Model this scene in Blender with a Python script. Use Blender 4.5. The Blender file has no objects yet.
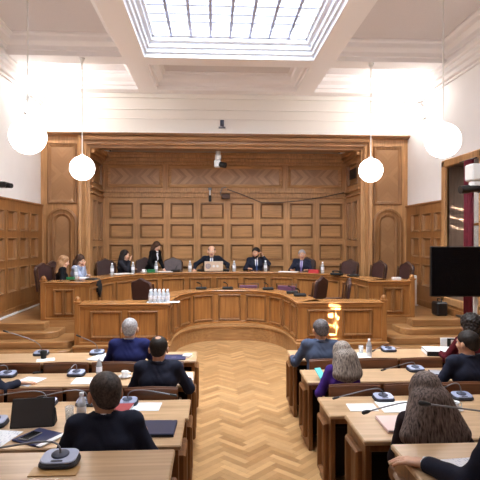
import bpy, math, random
import numpy as np
from mathutils import Vector, Matrix, Euler
PI = math.pi
random.seed(4)
rng = np.random.default_rng(4)
COL = bpy.context.scene.collection
R = math.radians

# ------------------------------------------------------------------ materials
def lin(c):
    out = []
    for v in c[:3]:
        v = v / 255.0
        out.append(v / 12.92 if v <= 0.04045 else ((v + 0.055) / 1.055) ** 2.4)
    return (*out, 1.0)

def new_mat(name):
    m = bpy.data.materials.new(name); m.use_nodes = True
    nt = m.node_tree
    b = nt.nodes['Principled BSDF']
    return m, nt, b

def plain(name, rgb, rough=0.6, metal=0.0, noise=0.0, nscale=40, spec=0.5, sheen=0):
    m, nt, b = new_mat(name)
    b.inputs['Roughness'].default_value = rough
    b.inputs['Metallic'].default_value = metal
    b.inputs['Specular IOR Level'].default_value = spec
    if sheen: b.inputs['Sheen Weight'].default_value = sheen
    c = lin(rgb)
    if noise:
        tc = nt.nodes.new('ShaderNodeTexCoord')
        n = nt.nodes.new('ShaderNodeTexNoise'); n.inputs['Scale'].default_value = nscale; n.inputs['Detail'].default_value = 3
        r = nt.nodes.new('ShaderNodeValToRGB')
        r.color_ramp.elements[0].position = 0.3; r.color_ramp.elements[1].position = 0.7
        r.color_ramp.elements[0].color = tuple(max(0, v * (1 - noise)) for v in c[:3]) + (1,)
        r.color_ramp.elements[1].color = tuple(min(1, v * (1 + noise)) for v in c[:3]) + (1,)
        nt.links.new(tc.outputs['Object'], n.inputs['Vector']); nt.links.new(n.outputs['Fac'], r.inputs['Fac'])
        nt.links.new(r.outputs['Color'], b.inputs['Base Color'])
    else:
        b.inputs['Base Color'].default_value = c
    return m

def wood(name, dark, light, axis='z', rough=0.38, fine=1.0, vary=0.12):
    m, nt, b = new_mat(name)
    N = nt.nodes.new; L = nt.links.new
    tc = N('ShaderNodeTexCoord'); oi = N('ShaderNodeObjectInfo')
    add = N('ShaderNodeVectorMath'); add.operation = 'MULTIPLY_ADD'
    comb = N('ShaderNodeCombineXYZ')
    for k in range(3): L(oi.outputs['Random'], comb.inputs[k])
    L(comb.outputs[0], add.inputs[0]); add.inputs[1].default_value = (7, 11, 13); L(tc.outputs['Object'], add.inputs[2])
    mp = N('ShaderNodeMapping'); s = {'x': (1.3, 24, 24), 'y': (24, 1.3, 24), 'z': (24, 24, 1.3)}[axis]
    mp.inputs['Scale'].default_value = tuple(v * fine for v in s)
    L(add.outputs[0], mp.inputs['Vector'])
    n = N('ShaderNodeTexNoise'); n.inputs['Scale'].default_value = 1; n.inputs['Detail'].default_value = 5; n.inputs['Distortion'].default_value = 0.7
    L(mp.outputs[0], n.inputs['Vector'])
    n2 = N('ShaderNodeTexNoise'); n2.inputs['Scale'].default_value = 1.7; n2.inputs['Detail'].default_value = 2
    L(add.outputs[0], n2.inputs['Vector'])
    r = N('ShaderNodeValToRGB'); r.color_ramp.elements[0].position = 0.28; r.color_ramp.elements[1].position = 0.72
    r.color_ramp.elements[0].color = lin(dark); r.color_ramp.elements[1].color = lin(light)
    L(n.outputs['Fac'], r.inputs['Fac'])
    hsv = N('ShaderNodeHueSaturation'); L(r.outputs['Color'], hsv.inputs['Color'])
    ma = N('ShaderNodeMapRange'); ma.inputs['From Min'].default_value = 0.3; ma.inputs['From Max'].default_value = 0.7
    ma.inputs['To Min'].default_value = 1 - vary; ma.inputs['To Max'].default_value = 1 + vary
    L(n2.outputs['Fac'], ma.inputs['Value']); L(ma.outputs[0], hsv.inputs['Value'])
    L(hsv.outputs['Color'], b.inputs['Base Color'])
    b.inputs['Roughness'].default_value = rough
    bp = N('ShaderNodeBump'); bp.inputs['Strength'].default_value = 0.06; bp.inputs['Distance'].default_value = 0.01
    L(n.outputs['Fac'], bp.inputs['Height']); L(bp.outputs[0], b.inputs['Normal'])
    return m

def veneer(name, c1, c2, width=0.085):
    """diamond-matched veneer strips read from the panel's UV (metres from the panel centre)"""
    m, nt, b = new_mat(name)
    N = nt.nodes.new; L = nt.links.new
    uv = N('ShaderNodeUVMap'); sp = N('ShaderNodeSeparateXYZ'); L(uv.outputs[0], sp.inputs[0])
    def M(op, a, bb=None):
        n = N('ShaderNodeMath'); n.operation = op
        for i, v in enumerate((a, bb)):
            if v is None: continue
            if isinstance(v, (int, float)): n.inputs[i].default_value = v
            else: L(v, n.inputs[i])
        return n.outputs[0]
    t = M('SUBTRACT', M('ABSOLUTE', sp.outputs[0]), M('ABSOLUTE', sp.outputs[1]))
    q = M('ADD', M('ABSOLUTE', sp.outputs[0]), M('ABSOLUTE', sp.outputs[1]))
    idx = M('FLOOR', M('DIVIDE', t, width))
    wn = N('ShaderNodeTexWhiteNoise'); wn.noise_dimensions = '1D'; L(idx, wn.inputs['W'])
    cb = N('ShaderNodeCombineXYZ'); L(M('MULTIPLY', t, 45.0), cb.inputs[0]); L(M('MULTIPLY', q, 3.0), cb.inputs[1])
    ns = N('ShaderNodeTexNoise'); ns.inputs['Scale'].default_value = 1; ns.inputs['Detail'].default_value = 3; L(cb.outputs[0], ns.inputs['Vector'])
    f = M('ADD', M('MULTIPLY', wn.outputs['Value'], 0.6), M('MULTIPLY', ns.outputs['Fac'], 0.4))
    r = N('ShaderNodeValToRGB'); r.color_ramp.elements[0].position = 0.1; r.color_ramp.elements[1].position = 0.9
    r.color_ramp.elements[0].color = lin(c1); r.color_ramp.elements[1].color = lin(c2)
    L(f, r.inputs['Fac']); L(r.outputs['Color'], b.inputs['Base Color'])
    b.inputs['Roughness'].default_value = 0.42
    return m

def emit(name, rgb, strength):
    m, nt, b = new_mat(name)
    b.inputs['Base Color'].default_value = lin(rgb)
    b.inputs['Emission Color'].default_value = lin(rgb)
    b.inputs['Emission Strength'].default_value = strength
    return m

def glassy(name, rgb, rough=0.05, alpha=0.35):
    m, nt, b = new_mat(name)
    b.inputs['Base Color'].default_value = lin(rgb)
    b.inputs['Roughness'].default_value = rough
    b.inputs['Alpha'].default_value = alpha
    b.inputs['Specular IOR Level'].default_value = 0.8
    return m

def hairmat(name, dark, light, vertical=True):
    m, nt, b = new_mat(name)
    N = nt.nodes.new; L = nt.links.new
    tc = N('ShaderNodeTexCoord'); mp = N('ShaderNodeMapping'); mp.inputs['Scale'].default_value = (90, 90, 4) if vertical else (60, 60, 60)
    n = N('ShaderNodeTexNoise'); n.inputs['Scale'].default_value = 1; n.inputs['Detail'].default_value = 4
    r = N('ShaderNodeValToRGB'); r.color_ramp.elements[0].position = 0.3; r.color_ramp.elements[1].position = 0.7
    r.color_ramp.elements[0].color = lin(dark); r.color_ramp.elements[1].color = lin(light)
    L(tc.outputs['Object'], mp.inputs[0]); L(mp.outputs[0], n.inputs['Vector']); L(n.outputs['Fac'], r.inputs['Fac']); L(r.outputs['Color'], b.inputs['Base Color'])
    bp = N('ShaderNodeBump'); bp.inputs['Strength'].default_value = 0.08; bp.inputs['Distance'].default_value = 0.002
    L(n.outputs['Fac'], bp.inputs['Height']); L(bp.outputs[0], b.inputs['Normal'])
    b.inputs['Roughness'].default_value = 0.55
    b.inputs['Specular IOR Level'].default_value = 0.3
    return m

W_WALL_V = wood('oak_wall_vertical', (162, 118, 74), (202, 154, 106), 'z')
W_WALL_H = wood('oak_wall_horizontal', (164, 120, 76), (204, 156, 106), 'x')
W_CORN = wood('oak_cornice', (138, 98, 64), (178, 132, 90), 'x')
W_FIELD = wood('oak_field', (158, 114, 70), (196, 148, 98), 'x')
W_MOULD_SHADE = wood('oak_moulding_shade', (124, 86, 52), (160, 116, 74), 'z')  # darker than the oak: shade lines round the wall panels put into the colour
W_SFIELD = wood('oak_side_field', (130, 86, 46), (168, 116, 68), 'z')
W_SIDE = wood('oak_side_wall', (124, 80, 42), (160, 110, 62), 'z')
W_VEN = veneer('oak_veneer', (158, 120, 88), (200, 160, 124))
W_VEN2 = veneer('oak_veneer_pier', (146, 106, 70), (178, 136, 96), 0.14)
W_DAIS = wood('bench_oak', (134, 86, 44), (174, 120, 66), 'z', 0.33)
W_DMOULD_SHADE = wood('bench_moulding_shade', (112, 74, 40), (148, 102, 60), 'z')  # bench panel rings coloured darker to imitate their shadow outlines
W_DAISH = wood('bench_oak_rail', (136, 88, 46), (178, 124, 70), 'x', 0.3)
W_DTOP = wood('bench_top_oak', (146, 98, 54), (184, 132, 80), 'x', 0.25)
W_STEP = wood('step_oak', (136, 96, 58), (174, 130, 84), 'x', 0.3)
W_DESKTOP = wood('desk_top_oak', (178, 144, 108), (208, 174, 136), 'x', 0.3, 1.0, 0.06)
W_DESK = wood('desk_oak', (104, 66, 36), (142, 96, 56), 'z', 0.38)
W_SEAT = wood('dark_seat_wood', (76, 42, 22), (116, 68, 38), 'x', 0.35)
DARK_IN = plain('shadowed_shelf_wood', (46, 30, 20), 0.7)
WHITE = plain('white_plaster', (240, 239, 240), 0.8, noise=0.012, nscale=3)
CREAM = plain('cream_plaster', (242, 238, 232), 0.8)
CEIL = plain('ceiling_paint', (246, 243, 244), 0.85)
CEILP = plain('ceiling_panel_paint', (224, 219, 220), 0.9, noise=0.05, nscale=90)
SKYW = plain('skylight_frame_paint', (240, 245, 252), 0.6)
SOFFIT = plain('grey_soffit', (176, 166, 158), 0.8)
PANE, _nt, _b = new_mat('milky_daylight_glass')
_t = _nt.nodes.new('ShaderNodeBsdfTransparent'); _t.inputs[0].default_value = (.96, .98, 1, 1)
_e = _nt.nodes.new('ShaderNodeEmission'); _e.inputs[0].default_value = (.86, .94, 1, 1); _e.inputs[1].default_value = .9
_m = _nt.nodes.new('ShaderNodeMixShader'); _m.inputs[0].default_value = .35
_nt.links.new(_t.outputs[0], _m.inputs[1]); _nt.links.new(_e.outputs[0], _m.inputs[2]); _nt.links.new(_m.outputs[0], _nt.nodes['Material Output'].inputs[0])
BARS = plain('glazing_bar_metal', (190, 198, 226), 0.5, 0.2)
GLOBE = emit('opal_globe_glass', (255, 250, 244), 6)
LAMPGLOW = emit('floodlight_glass', (255, 244, 236), 14)
CORD = plain('white_cord', (232, 228, 222), 0.6)
BLACK = plain('black_plastic', (20, 20, 22), 0.4)
MATTE = plain('matte_black', (16, 16, 18), 0.7)
SCREEN = plain('dark_screen', (8, 8, 11), 0.22, spec=.25)
GREYM = plain('grey_metal', (130, 130, 135), 0.35, 0.7)
CHROME = plain('chrome', (190, 190, 195), 0.2, 1.0)
WPLAS = plain('white_plastic', (232, 232, 232), 0.45)
LEATHER = plain('brown_leather', (64, 40, 38), 0.42, noise=0.12, nscale=14)
LEATHERG = plain('worn_grey_leather', (92, 78, 80), 0.42, noise=0.12, nscale=14)
WCHAIR = wood('chair_walnut', (62, 36, 22), (92, 56, 34), 'z')
PURPLE = plain('purple_leather', (104, 62, 84), 0.45, noise=0.08, nscale=20)
PAPER = plain('white_paper', (240, 240, 242), 0.8)
PAPERB = plain('bluish_paper', (222, 228, 240), 0.8)
MICTOP = plain('mic_top_silver', (158, 168, 198), 0.35, 0.2)
MICRIM = plain('mic_rim_dark', (34, 38, 52), 0.45)
MICDISC = plain('mic_speaker_dark', (66, 72, 92), 0.5, 0.2)
BOTTLE = glassy('clear_bottle', (222, 230, 238), 0.08, 0.45)
WATER = glassy('water', (205, 220, 232), 0.05, 0.3)
BLABEL = plain('bottle_label', (226, 228, 238), 0.5)
GLASS = glassy('drinking_glass', (225, 232, 236), 0.04, 0.3)
CAPM = plain('bottle_cap', (226, 226, 234), 0.5)
PORC = plain('white_porcelain', (238, 238, 240), 0.25)
NAVY = plain('navy_folder', (36, 42, 84), 0.5)
LAPD = plain('dark_blue_laptop', (48, 54, 82), 0.35)
REDB = plain('red_book_cover', (150, 52, 56), 0.55)
PINK = plain('pink_folder', (236, 206, 200), 0.6)
GREEN = plain('green_card', (24, 120, 72), 0.5)
REDP = plain('red_box_card', (184, 52, 58), 0.5)
BURG = plain('burgundy_cloth', (110, 22, 42), 0.8, noise=0.2, nscale=9)
TEAL = plain('teal_phone', (64, 190, 196), 0.35)
BRASS = plain('light_wood_plate', (190, 148, 92), 0.4)
WINGLASS = glassy('window_glass', (120, 130, 140), 0.05, 0.35)

# ------------------------------------------------------------------ mesh builder
class MB:
    def __init__(s): s.v = []; s.f = []; s.m = []; s.s = []; s.uv = {}
    def add(s, vs, fs, mi=0, smooth=False, M=None):
        o = len(s.v)
        if M is not None: vs = [tuple(M @ Vector(v)) for v in vs]
        s.v.extend(tuple(v) for v in vs)
        for f in fs:
            s.f.append([o + i for i in f]); s.m.append(mi); s.s.append(smooth)
    def box(s, x0, x1, y0, y1, z0, z1, b=0.004, mi=0, M=None):
        if x0 > x1: x0, x1 = x1, x0
        if y0 > y1: y0, y1 = y1, y0
        if z0 > z1: z0, z1 = z1, z0
        b = min(b, (x1 - x0) * .45, (y1 - y0) * .45, (z1 - z0) * .45)
        X = ((x0, x0 + b), (x1, x1 - b)); Y = ((y0, y0 + b), (y1, y1 - b)); Z = ((z0, z0 + b), (z1, z1 - b))
        vs = []; idx = {}
        for i in (0, 1):
            for j in (0, 1):
                for k in (0, 1):
                    for a in range(3):
                        p = [X[i][1], Y[j][1], Z[k][1]]; p[a] = (X[i][0], Y[j][0], Z[k][0])[a]
                        idx[(i, j, k, a)] = len(vs); vs.append(p)
        fs = []
        for a in range(3):
            for side in (0, 1):
                q = []
                for (p_, r_) in ((0, 0), (1, 0), (1, 1), (0, 1)):
                    key = [0, 0, 0]; key[a] = side; key[(a + 1) % 3] = p_; key[(a + 2) % 3] = r_
                    q.append(idx[(*key, a)])
                fs.append(q if side else q[::-1])
        for a in range(3):
            b1, b2 = (a + 1) % 3, (a + 2) % 3
            for p_ in (0, 1):
                for r_ in (0, 1):
                    k0 = [0, 0, 0]; k0[b1] = p_; k0[b2] = r_; k1 = list(k0); k1[a] = 1
                    q = [idx[(*k0, b1)], idx[(*k1, b1)], idx[(*k1, b2)], idx[(*k0, b2)]]
                    fs.append(q if (p_ == r_) == False else q[::-1])
        for i in (0, 1):
            for j in (0, 1):
                for k in (0, 1):
                    t = [idx[(i, j, k, 0)], idx[(i, j, k, 1)], idx[(i, j, k, 2)]]
                    fs.append(t if (i + j + k) % 2 else t[::-1])
        s.add(vs, fs, mi, False, M)
        return s
    def tube(s, pts, r, n=10, mi=0, cap=True, M=None):
        pts = [Vector(p) for p in pts]
        rs = r if isinstance(r, (list, tuple)) else [r] * len(pts)
        vs = []; fs = []
        prev = None
        for i, p in enumerate(pts):
            d = (pts[min(i + 1, len(pts) - 1)] - pts[max(i - 1, 0)])
            if d.length < 1e-9: d = Vector((0, 0, 1))
            d.normalize()
            if prev is None:
                a = d.orthogonal().normalized()
            else:
                a = (prev - d * prev.dot(d))
                a = a.normalized() if a.length > 1e-6 else d.orthogonal().normalized()
            prev = a; bb = d.cross(a)
            for k in range(n):
                t = 2 * PI * k / n
                vs.append(p + (a * math.cos(t) + bb * math.sin(t)) * rs[i])
        for i in range(len(pts) - 1):
            for k in range(n):
                k2 = (k + 1) % n
                fs.append([i * n + k, i * n + k2, (i + 1) * n + k2, (i + 1) * n + k])
        s.add(vs, fs, mi, True, M)
        if cap:
            s.add([vs[k] for k in range(n)][::-1], [list(range(n))], mi, False, M)
            s.add([vs[-n + k] for k in range(n)], [list(range(n))], mi, False, M)
        return s
    def lathe(s, prof, n=20, mi=0, M=None, c=(0, 0, 0), smooth=True):
        vs = []; fs = []
        for (r, z) in prof:
            for k in range(n):
                t = 2 * PI * k / n
                vs.append((c[0] + r * math.cos(t), c[1] + r * math.sin(t), c[2] + z))
        for i in range(len(prof) - 1):
            for k in range(n):
                k2 = (k + 1) % n
                fs.append([i * n + k, i * n + k2, (i + 1) * n + k2, (i + 1) * n + k])
        s.add(vs, fs, mi, smooth, M)
        return s
    def sphere(s, c, r, n=20, mi=0, M=None):
        prof = [(max(1e-5, r * math.sin(PI * i / (n // 2))), -r * math.cos(PI * i / (n // 2))) for i in range(n // 2 + 1)]
        return s.lathe(prof, n, mi, M, c)
    def prism(s, poly, z0, z1, b=0.004, mi=0, M=None):
        """poly ccw in xy, extruded in z with a small chamfer on the top edge"""
        n = len(poly)
        def inset(d):
            out = []
            for i in range(n):
                p0, p1, p2 = Vector(poly[i - 1]), Vector(poly[i]), Vector(poly[(i + 1) % n])
                d1 = (p1 - p0).normalized(); d2 = (p2 - p1).normalized()
                n1 = Vector((-d1.y, d1.x)); n2 = Vector((-d2.y, d2.x))
                m_ = n1 + n2; m_ = m_ / max(0.3, m_.dot(n1)) if m_.length > 1e-6 else n1
                out.append(p1 + m_ * d)
            return out
        ins = inset(b)
        loops = [[(p.x, p.y, z0) for p in ins], [(p[0], p[1], z0 + b) for p in poly], [(p[0], p[1], z1 - b) for p in poly], [(p.x, p.y, z1) for p in ins]]
        vs = [v for l in loops for v in l]
        fs = [[j * n + i, j * n + (i + 1) % n, (j + 1) * n + (i + 1) % n, (j + 1) * n + i] for j in range(3) for i in range(n)]
        fs.append(list(range(n))[::-1]); fs.append([3 * n + i for i in range(n)])
        s.add(vs, fs, mi, False, M)
        return s
    def quad(s, a, b, c, d, mi=0, uv=None):
        s.add([a, b, c, d], [[0, 1, 2, 3]], mi)
        if uv: s.uv[len(s.f) - 1] = uv
        return s
    def build(s, name, mats, parent=None, loc=None, rz=None, fix=True):
        me = bpy.data.meshes.new(name)
        me.from_pydata(s.v, [], s.f)
        if not isinstance(mats, (list, tuple)): mats = [mats]
        for m in mats: me.materials.append(m)
        me.polygons.foreach_set('material_index', s.m)
        me.polygons.foreach_set('use_smooth', s.s)
        if s.uv:
            lay = me.uv_layers.new(name='UVMap')
            for fi, uv in s.uv.items():
                p = me.polygons[fi]
                for li, t in zip(p.loop_indices, uv): lay.data[li].uv = t
        me.update()
        o = bpy.data.objects.new(name, me); COL.objects.link(o)
        if parent is not None: o.parent = parent
        if loc is not None: o.location = loc
        if rz is not None: o.rotation_euler = (0, 0, rz)
        return o

def tag(o, label, cat, group=None):
    o['label'] = label; o['category'] = cat
    if group: o['group'] = group
    return o
def thing(name, label, cat, loc=(0, 0, 0), rz=0, group=None):
    o = bpy.data.objects.new(name, None); COL.objects.link(o)
    o.location = loc; o.rotation_euler = (0, 0, rz); o.empty_display_size = 0.1
    return tag(o, label, cat, group)
def struct(mb, name, mats, **k):
    o = mb.build(name, mats, **k); o['kind'] = 'structure'; return o
def copy_tree(o, parent=None):
    c = o.copy(); COL.objects.link(c); c.parent = parent
    for ch in list(o.children):
        if not ch.name.startswith('gooseneck'): copy_tree(ch, c)
    return c
def dup(root, loc, rz, label, group=None):
    c = copy_tree(root); c.location = loc; c.rotation_euler = (0, 0, rz); c['label'] = label
    if group: c['group'] = group
    return c

# loops on a surface: pathfn(inset) -> list of (u, v); frame(u, v, h) -> xyz
def loops(mb, pathfn, prof, frame, mi=0, fillmi=None, fill=True, uvc=None):
    rows = []
    for ins, h in prof:
        rows.append([frame(u, v, h) for (u, v) in pathfn(ins)])
    n = len(rows[0])
    vs = [p for r_ in rows for p in r_]
    fs = [[j * n + i, j * n + (i + 1) % n, (j + 1) * n + (i + 1) % n, (j + 1) * n + i] for j in range(len(rows) - 1) for i in range(n)]
    mb.add(vs, fs, mi)
    if fill:
        mb.add(rows[-1], [list(range(n))], mi if fillmi is None else fillmi)
        if uvc:
            mb.uv[len(mb.f) - 1] = [(u - uvc[0], v - uvc[1]) for (u, v) in pathfn(prof[-1][0])]
def rectpath(u0, u1, v0, v1, nu=1):
    def f(i):
        a, b = u0 + i, u1 - i
        bot = [(a + (b - a) * k / nu, v0 + i) for k in range(nu)]
        top = [(b - (b - a) * k / nu, v1 - i) for k in range(nu)]
        return bot + [(b, v0 + i)] + top + [(a, v1 - i)] if nu > 1 else [(a, v0 + i), (b, v0 + i), (b, v1 - i), (a, v1 - i)]
    return f
def rectpath_c(u0, u1, v0, v1, nu):
    def f(i):
        a, b = u0 + i, u1 - i
        return [(a + (b - a) * k / nu, v0 + i) for k in range(nu + 1)] + [(b - (b - a) * k / nu, v1 - i) for k in range(nu + 1)]
    return f
def archpath(u0, u1, v0, v1, n=16):
    r = (u1 - u0) / 2; c = (u0 + u1) / 2
    def f(i):
        rr = r - i
        return [(u0 + i, v0 + i), (u1 - i, v0 + i)] + [(c + rr * math.cos(PI * k / n), (v1 - r) + rr * math.sin(PI * k / n)) for k in range(n + 1)]
    return f
def plane(o, U, V):
    o = Vector(o); U = Vector(U); V = Vector(V); Nn = U.cross(V)
    return lambda u, v, h: tuple(o + U * u + V * v + Nn * h)
RECESS = [(0, 0), (0.004, 0.018), (0.02, 0.02), (0.028, 0.002), (0.036, -0.02), (0.05, -0.03), (0.056, -0.045), (0.062, -0.045)]
RAISED = [(0, 0), (0.0, 0.03), (0.014, 0.044), (0.032, 0.038), (0.044, 0.008), (0.055, 0.006)]
BOLD = [(0, 0), (0.0, 0.03), (0.03, 0.045), (0.05, 0.03), (0.08, 0.02), (0.1, 0.004)]
def sheet(mb, frame, U, V, panels, prof=RECESS, mi=0, fmi=1, hmi=None, uv=False, rmi=None):
    us = sorted({round(x, 5) for x in [*U] + [p[0] for p in panels] + [p[1] for p in panels]})
    vs = sorted({round(x, 5) for x in [*V] + [p[2] for p in panels] + [p[3] for p in panels]})
    for a, b in zip(us, us[1:]):
        for c, d in zip(vs, vs[1:]):
            mu, mv = (a + b) / 2, (c + d) / 2
            if any(p[0] < mu < p[1] and p[2] < mv < p[3] for p in panels): continue
            hz = hmi is not None and any(p[0] < mu < p[1] for p in panels)
            mb.quad(frame(a, c, 0), frame(b, c, 0), frame(b, d, 0), frame(a, d, 0), hmi if hz else mi)
    for p in panels:
        loops(mb, rectpath(*p[:4]), prof, frame, mi if rmi is None else rmi, fmi, True, ((p[0] + p[1]) / 2, (p[2] + p[3]) / 2) if uv else None)

# ------------------------------------------------------------------ room dimensions (metres)
XC = 0.385
XL, XR = -4.48, 5.27
YW, YB = 13.3, 14.8          # front wall, recess back
PXL, PXR = -3.2, 3.97        # recess opening
ZW = 5.05                    # top of front panelling
ZS = 3.18                    # top of side panelling
ZC = 6.12                    # underside of ceiling beams
YR = -3.0                    # rear of the hall that is built

# ---------------- floor: herringbone planks
def build_floor():
    Lp, Wp = 5, 1; w = 0.075
    vs = []; fs = []; cols = []
    ca = math.cos(PI / 4) * w
    def addp(x0, x1, y0, y1):
        P = []
        g = 0.012
        for (x, y) in ((x0 + g, y0 + g), (x1 - g, y0 + g), (x1 - g, y1 - g), (x0 + g, y1 - g)):
            P.append(((x - y) * ca + XC, (x + y) * ca + 5.0, 0.0))
        cx = sum(p[0] for p in P) / 4; cy = sum(p[1] for p in P) / 4
        if cx < XL - .1 or cx > XR + .1 or cy < 3.7 or cy > 11.9: return
        o = len(vs); vs.extend(P); fs.append([o, o + 1, o + 2, o + 3])
        t = random.random(); k = 0.84 + 0.26 * random.random()
        c1 = np.array(lin((160, 120, 78))[:3]); c2 = np.array(lin((190, 150, 104))[:3])
        c = (c1 * (1 - t) + c2 * t) * k
        cols.append((*c, 1))
    for j in range(-14, 15):
        for k in range(-95, 96):
            addp(k + 2 * Lp * j, k + 2 * Lp * j + Lp, k, k + 1)
            addp(k + Lp + 2 * Lp * j, k + Lp + 1 + 2 * Lp * j, k + 1 - Lp, k + 1)
    n0 = len(fs)
    o = len(vs); vs.extend([(XL, 3.4, -.004), (XR, 3.4, -.004), (XR, 12.2, -.004), (XL, 12.2, -.004)]); fs.append([o, o + 1, o + 2, o + 3]); cols.append((*lin((120, 84, 48))[:3], 1))
    me = bpy.data.meshes.new('floor'); me.from_pydata(vs, [], fs)
    at = me.color_attributes.new('plank', 'FLOAT_COLOR', 'CORNER')
    for p, c in zip(me.polygons, cols):
        for li in p.loop_indices: at.data[li].color = c
    m, nt, b = new_mat('herringbone_oak')
    a = nt.nodes.new('ShaderNodeVertexColor'); a.layer_name = 'plank'
    tc = nt.nodes.new('ShaderNodeTexCoord'); n = nt.nodes.new('ShaderNodeTexNoise'); n.inputs['Scale'].default_value = 9; n.inputs['Detail'].default_value = 6
    hs = nt.nodes.new('ShaderNodeHueSaturation'); mr = nt.nodes.new('ShaderNodeMapRange')
    mr.inputs['To Min'].default_value = 0.86; mr.inputs['To Max'].default_value = 1.14
    nt.links.new(tc.outputs['Object'], n.inputs['Vector']); nt.links.new(n.outputs['Fac'], mr.inputs['Value']); nt.links.new(mr.outputs[0], hs.inputs['Value'])
    nt.links.new(a.outputs[0], hs.inputs['Color']); nt.links.new(hs.outputs[0], b.inputs['Base Color'])
    b.inputs['Roughness'].default_value = 0.28
    me.materials.append(m)
    ob = bpy.data.objects.new('floor', me); COL.objects.link(ob); ob['kind'] = 'structure'
build_floor()

# raised tiers the back rows stand on (floor steps)
mb = MB()
mb.box(XL, XR, 2.93, 3.97, 0, .19, .01); mb.box(XL, XR, 1.8, 2.93, 0, .38, .01); mb.box(XL, XR, YR, 1.8, 0, .57, .01)
struct(mb, 'floor_tiers', W_STEP)

# ---------------- front wall (two piers, lintel) with oak panelling
FW = plane((0, YW, 0), (1, 0, 0), (0, 0, 1))     # normal -Y (towards the hall)
def pier(name, x0, x1, hinge):
    mb = MB()
    mb.box(x0 if hinge > 0 else x0 + .06, x1 - .06 if hinge > 0 else x1, YW, YW + .3, 0.3, ZW - .05, .002)
    w = x1 - x0; m0 = x0 + (.17 if hinge > 0 else .36); m1 = x1 - (.36 if hinge > 0 else .17)
    # upper framed panel, lower arched panel
    loops(mb, rectpath(m0, m1, 3.22, 4.80), BOLD, FW, 2, 1, True, ((m0 + m1) / 2, 4.0))
    loops(mb, archpath(m0 - .02, m1 + .02, .75, 3.12), [(0, 0), (0, .04), (.05, .055), (.08, .035), (.14, .03), (.16, .05), (.2, .03), (.22, .006)], FW, 2, 1, True, ((m0 + m1) / 2, 2.1))
    # thin side beads
    for x in (x0 + .03, x1 - .03): mb.box(x - .025, x + .025, YW - .02, YW, .63, 4.97, .008)
    return struct(mb, name, [W_WALL_V, W_VEN2, W_MOULD_SHADE])
pier('wall_front_left', XL, PXL, 1)
pier('wall_front_right', PXR, XR, -1)
# moulded frame round the recess opening: one mitred profile up, across and down
mb = MB()
prof = [(0, 0), (0, .05), (.07, .06), (.07, .1), (.09, .12), (.13, .1), (.13, .07), (.2, .07), (.2, .13), (.27, .15), (.3, .12), (.3, 0)]
ZO = 4.68
rows_ = []
for a, d in prof:
    rows_.append([(PXL - a, YW - d, .4), (PXL - a, YW - d, ZO + a), (PXR + a, YW - d, ZO + a), (PXR + a, YW - d, .4)])
for r0, r1 in zip(rows_, rows_[1:]):
    for k in range(3): mb.quad(r0[k], r0[k + 1], r1[k + 1], r1[k], 0 if k != 1 else 1)
struct(mb, 'trim_1', [W_WALL_V, W_CORN])
mb = MB()
mb.box(PXL - .02, PXR + .02, YW, YW + .3, ZO, ZW, .002)
for z0, z1, d in ((4.98, 5.0, .1), (5.0, 5.03, .16), (5.03, 5.06, .2)): mb.box(XL, XR, YW - d, YW + .3, z0, z1, .008)
struct(mb, 'trim_2', W_CORN)
# white wall above
mb = MB()
mb.box(XL, XR, YW, YW + .3, 5.06, 6.6, .002)
for z0, z1, d in ((5.06, 5.09, .1), (5.09, 5.12, .04), (5.46, 5.48, .015), (5.7, 5.73, .025), (6.0, 6.12, .06)):
    mb.box(XL, XR, YW - d, YW, z0, z1, .012)
struct(mb, 'wall_front_upper', CREAM)

# ---------------- recess: back wall, cheeks, soffit
BX0, BX1 = PXL, PXR
mb = MB()
BW = plane((0, YB, 0), (1, 0, 0), (0, 0, 1))
cols = [(-3.03 + .886 * i, -3.03 + .886 * i + .70) for i in range(8)]
rows = [(.95, 1.56), (1.56 + .14, 2.14 + .02), (2.30, 2.74), (2.885, 3.37)]
rows = [(.98, 1.49), (1.6, 2.07) , (2.19, 2.64), (2.76, 3.36)]
rows = [(.95, 1.42), (1.545, 2.01 - .0), (2.15, 2.6), (2.87, 3.36)]
rows = [(1.0, 1.5), (1.66, 2.14), (2.31, 2.74), (2.885, 3.36)]
pn = [(a, b, c, d) for (a, b) in cols for (c, d) in rows]
sheet(mb, BW, (BX0, BX1), (0.3, 3.52), pn, RECESS, 0, 1, 2, False, 4)
ups = [(-3.09, -1.47), (-1.32, 2.06), (2.21, 3.84)]
mb2 = MB()
up_pan = [(a, b, 3.80, 4.46) for a, b in ups]
sheet(mb, BW, (BX0, BX1), (3.52, 4.6), [], RECESS, 0, 1)
for a, b in ups:
    if b - a > 2:
        mid = (a + b) / 2
        loops(mb, rectpath(a, b, 3.80, 4.46), BOLD, BW, 2, 0, False)
        for c0, c1 in ((a + .1, mid), (mid, b - .1)):
            u, v = (c0 + c1) / 2, 4.13
            mb.quad(BW(c0, 3.9, .004), BW(c1, 3.9, .004), BW(c1, 4.36, .004), BW(c0, 4.36, .004), 3, [(c0 - u, 3.9 - v), (c1 - u, 3.9 - v), (c1 - u, 4.36 - v), (c0 - u, 4.36 - v)])
    else:
        loops(mb, rectpath(a, b, 3.80, 4.46), BOLD, BW, 2, 3, True, ((a + b) / 2, 4.13))
for z0, z1, d in ((3.5, 3.56, .05), (3.56, 3.64, .03), (3.64, 3.7, .07), (4.5, 4.56, .05), (4.56, 4.66, .1), (4.66, 4.76, .16), (4.76, 4.8, .2)):
    mb.box(BX0, BX1, YB - d, YB, z0, z1, .01)
mb.box(BX0 - .3, BX1 + .3, YB + .07, YB + .25, 0, 5.0, .002)
struct(mb, 'wall_back', [W_WALL_V, W_FIELD, W_WALL_H, W_VEN, W_MOULD_SHADE])
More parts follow.
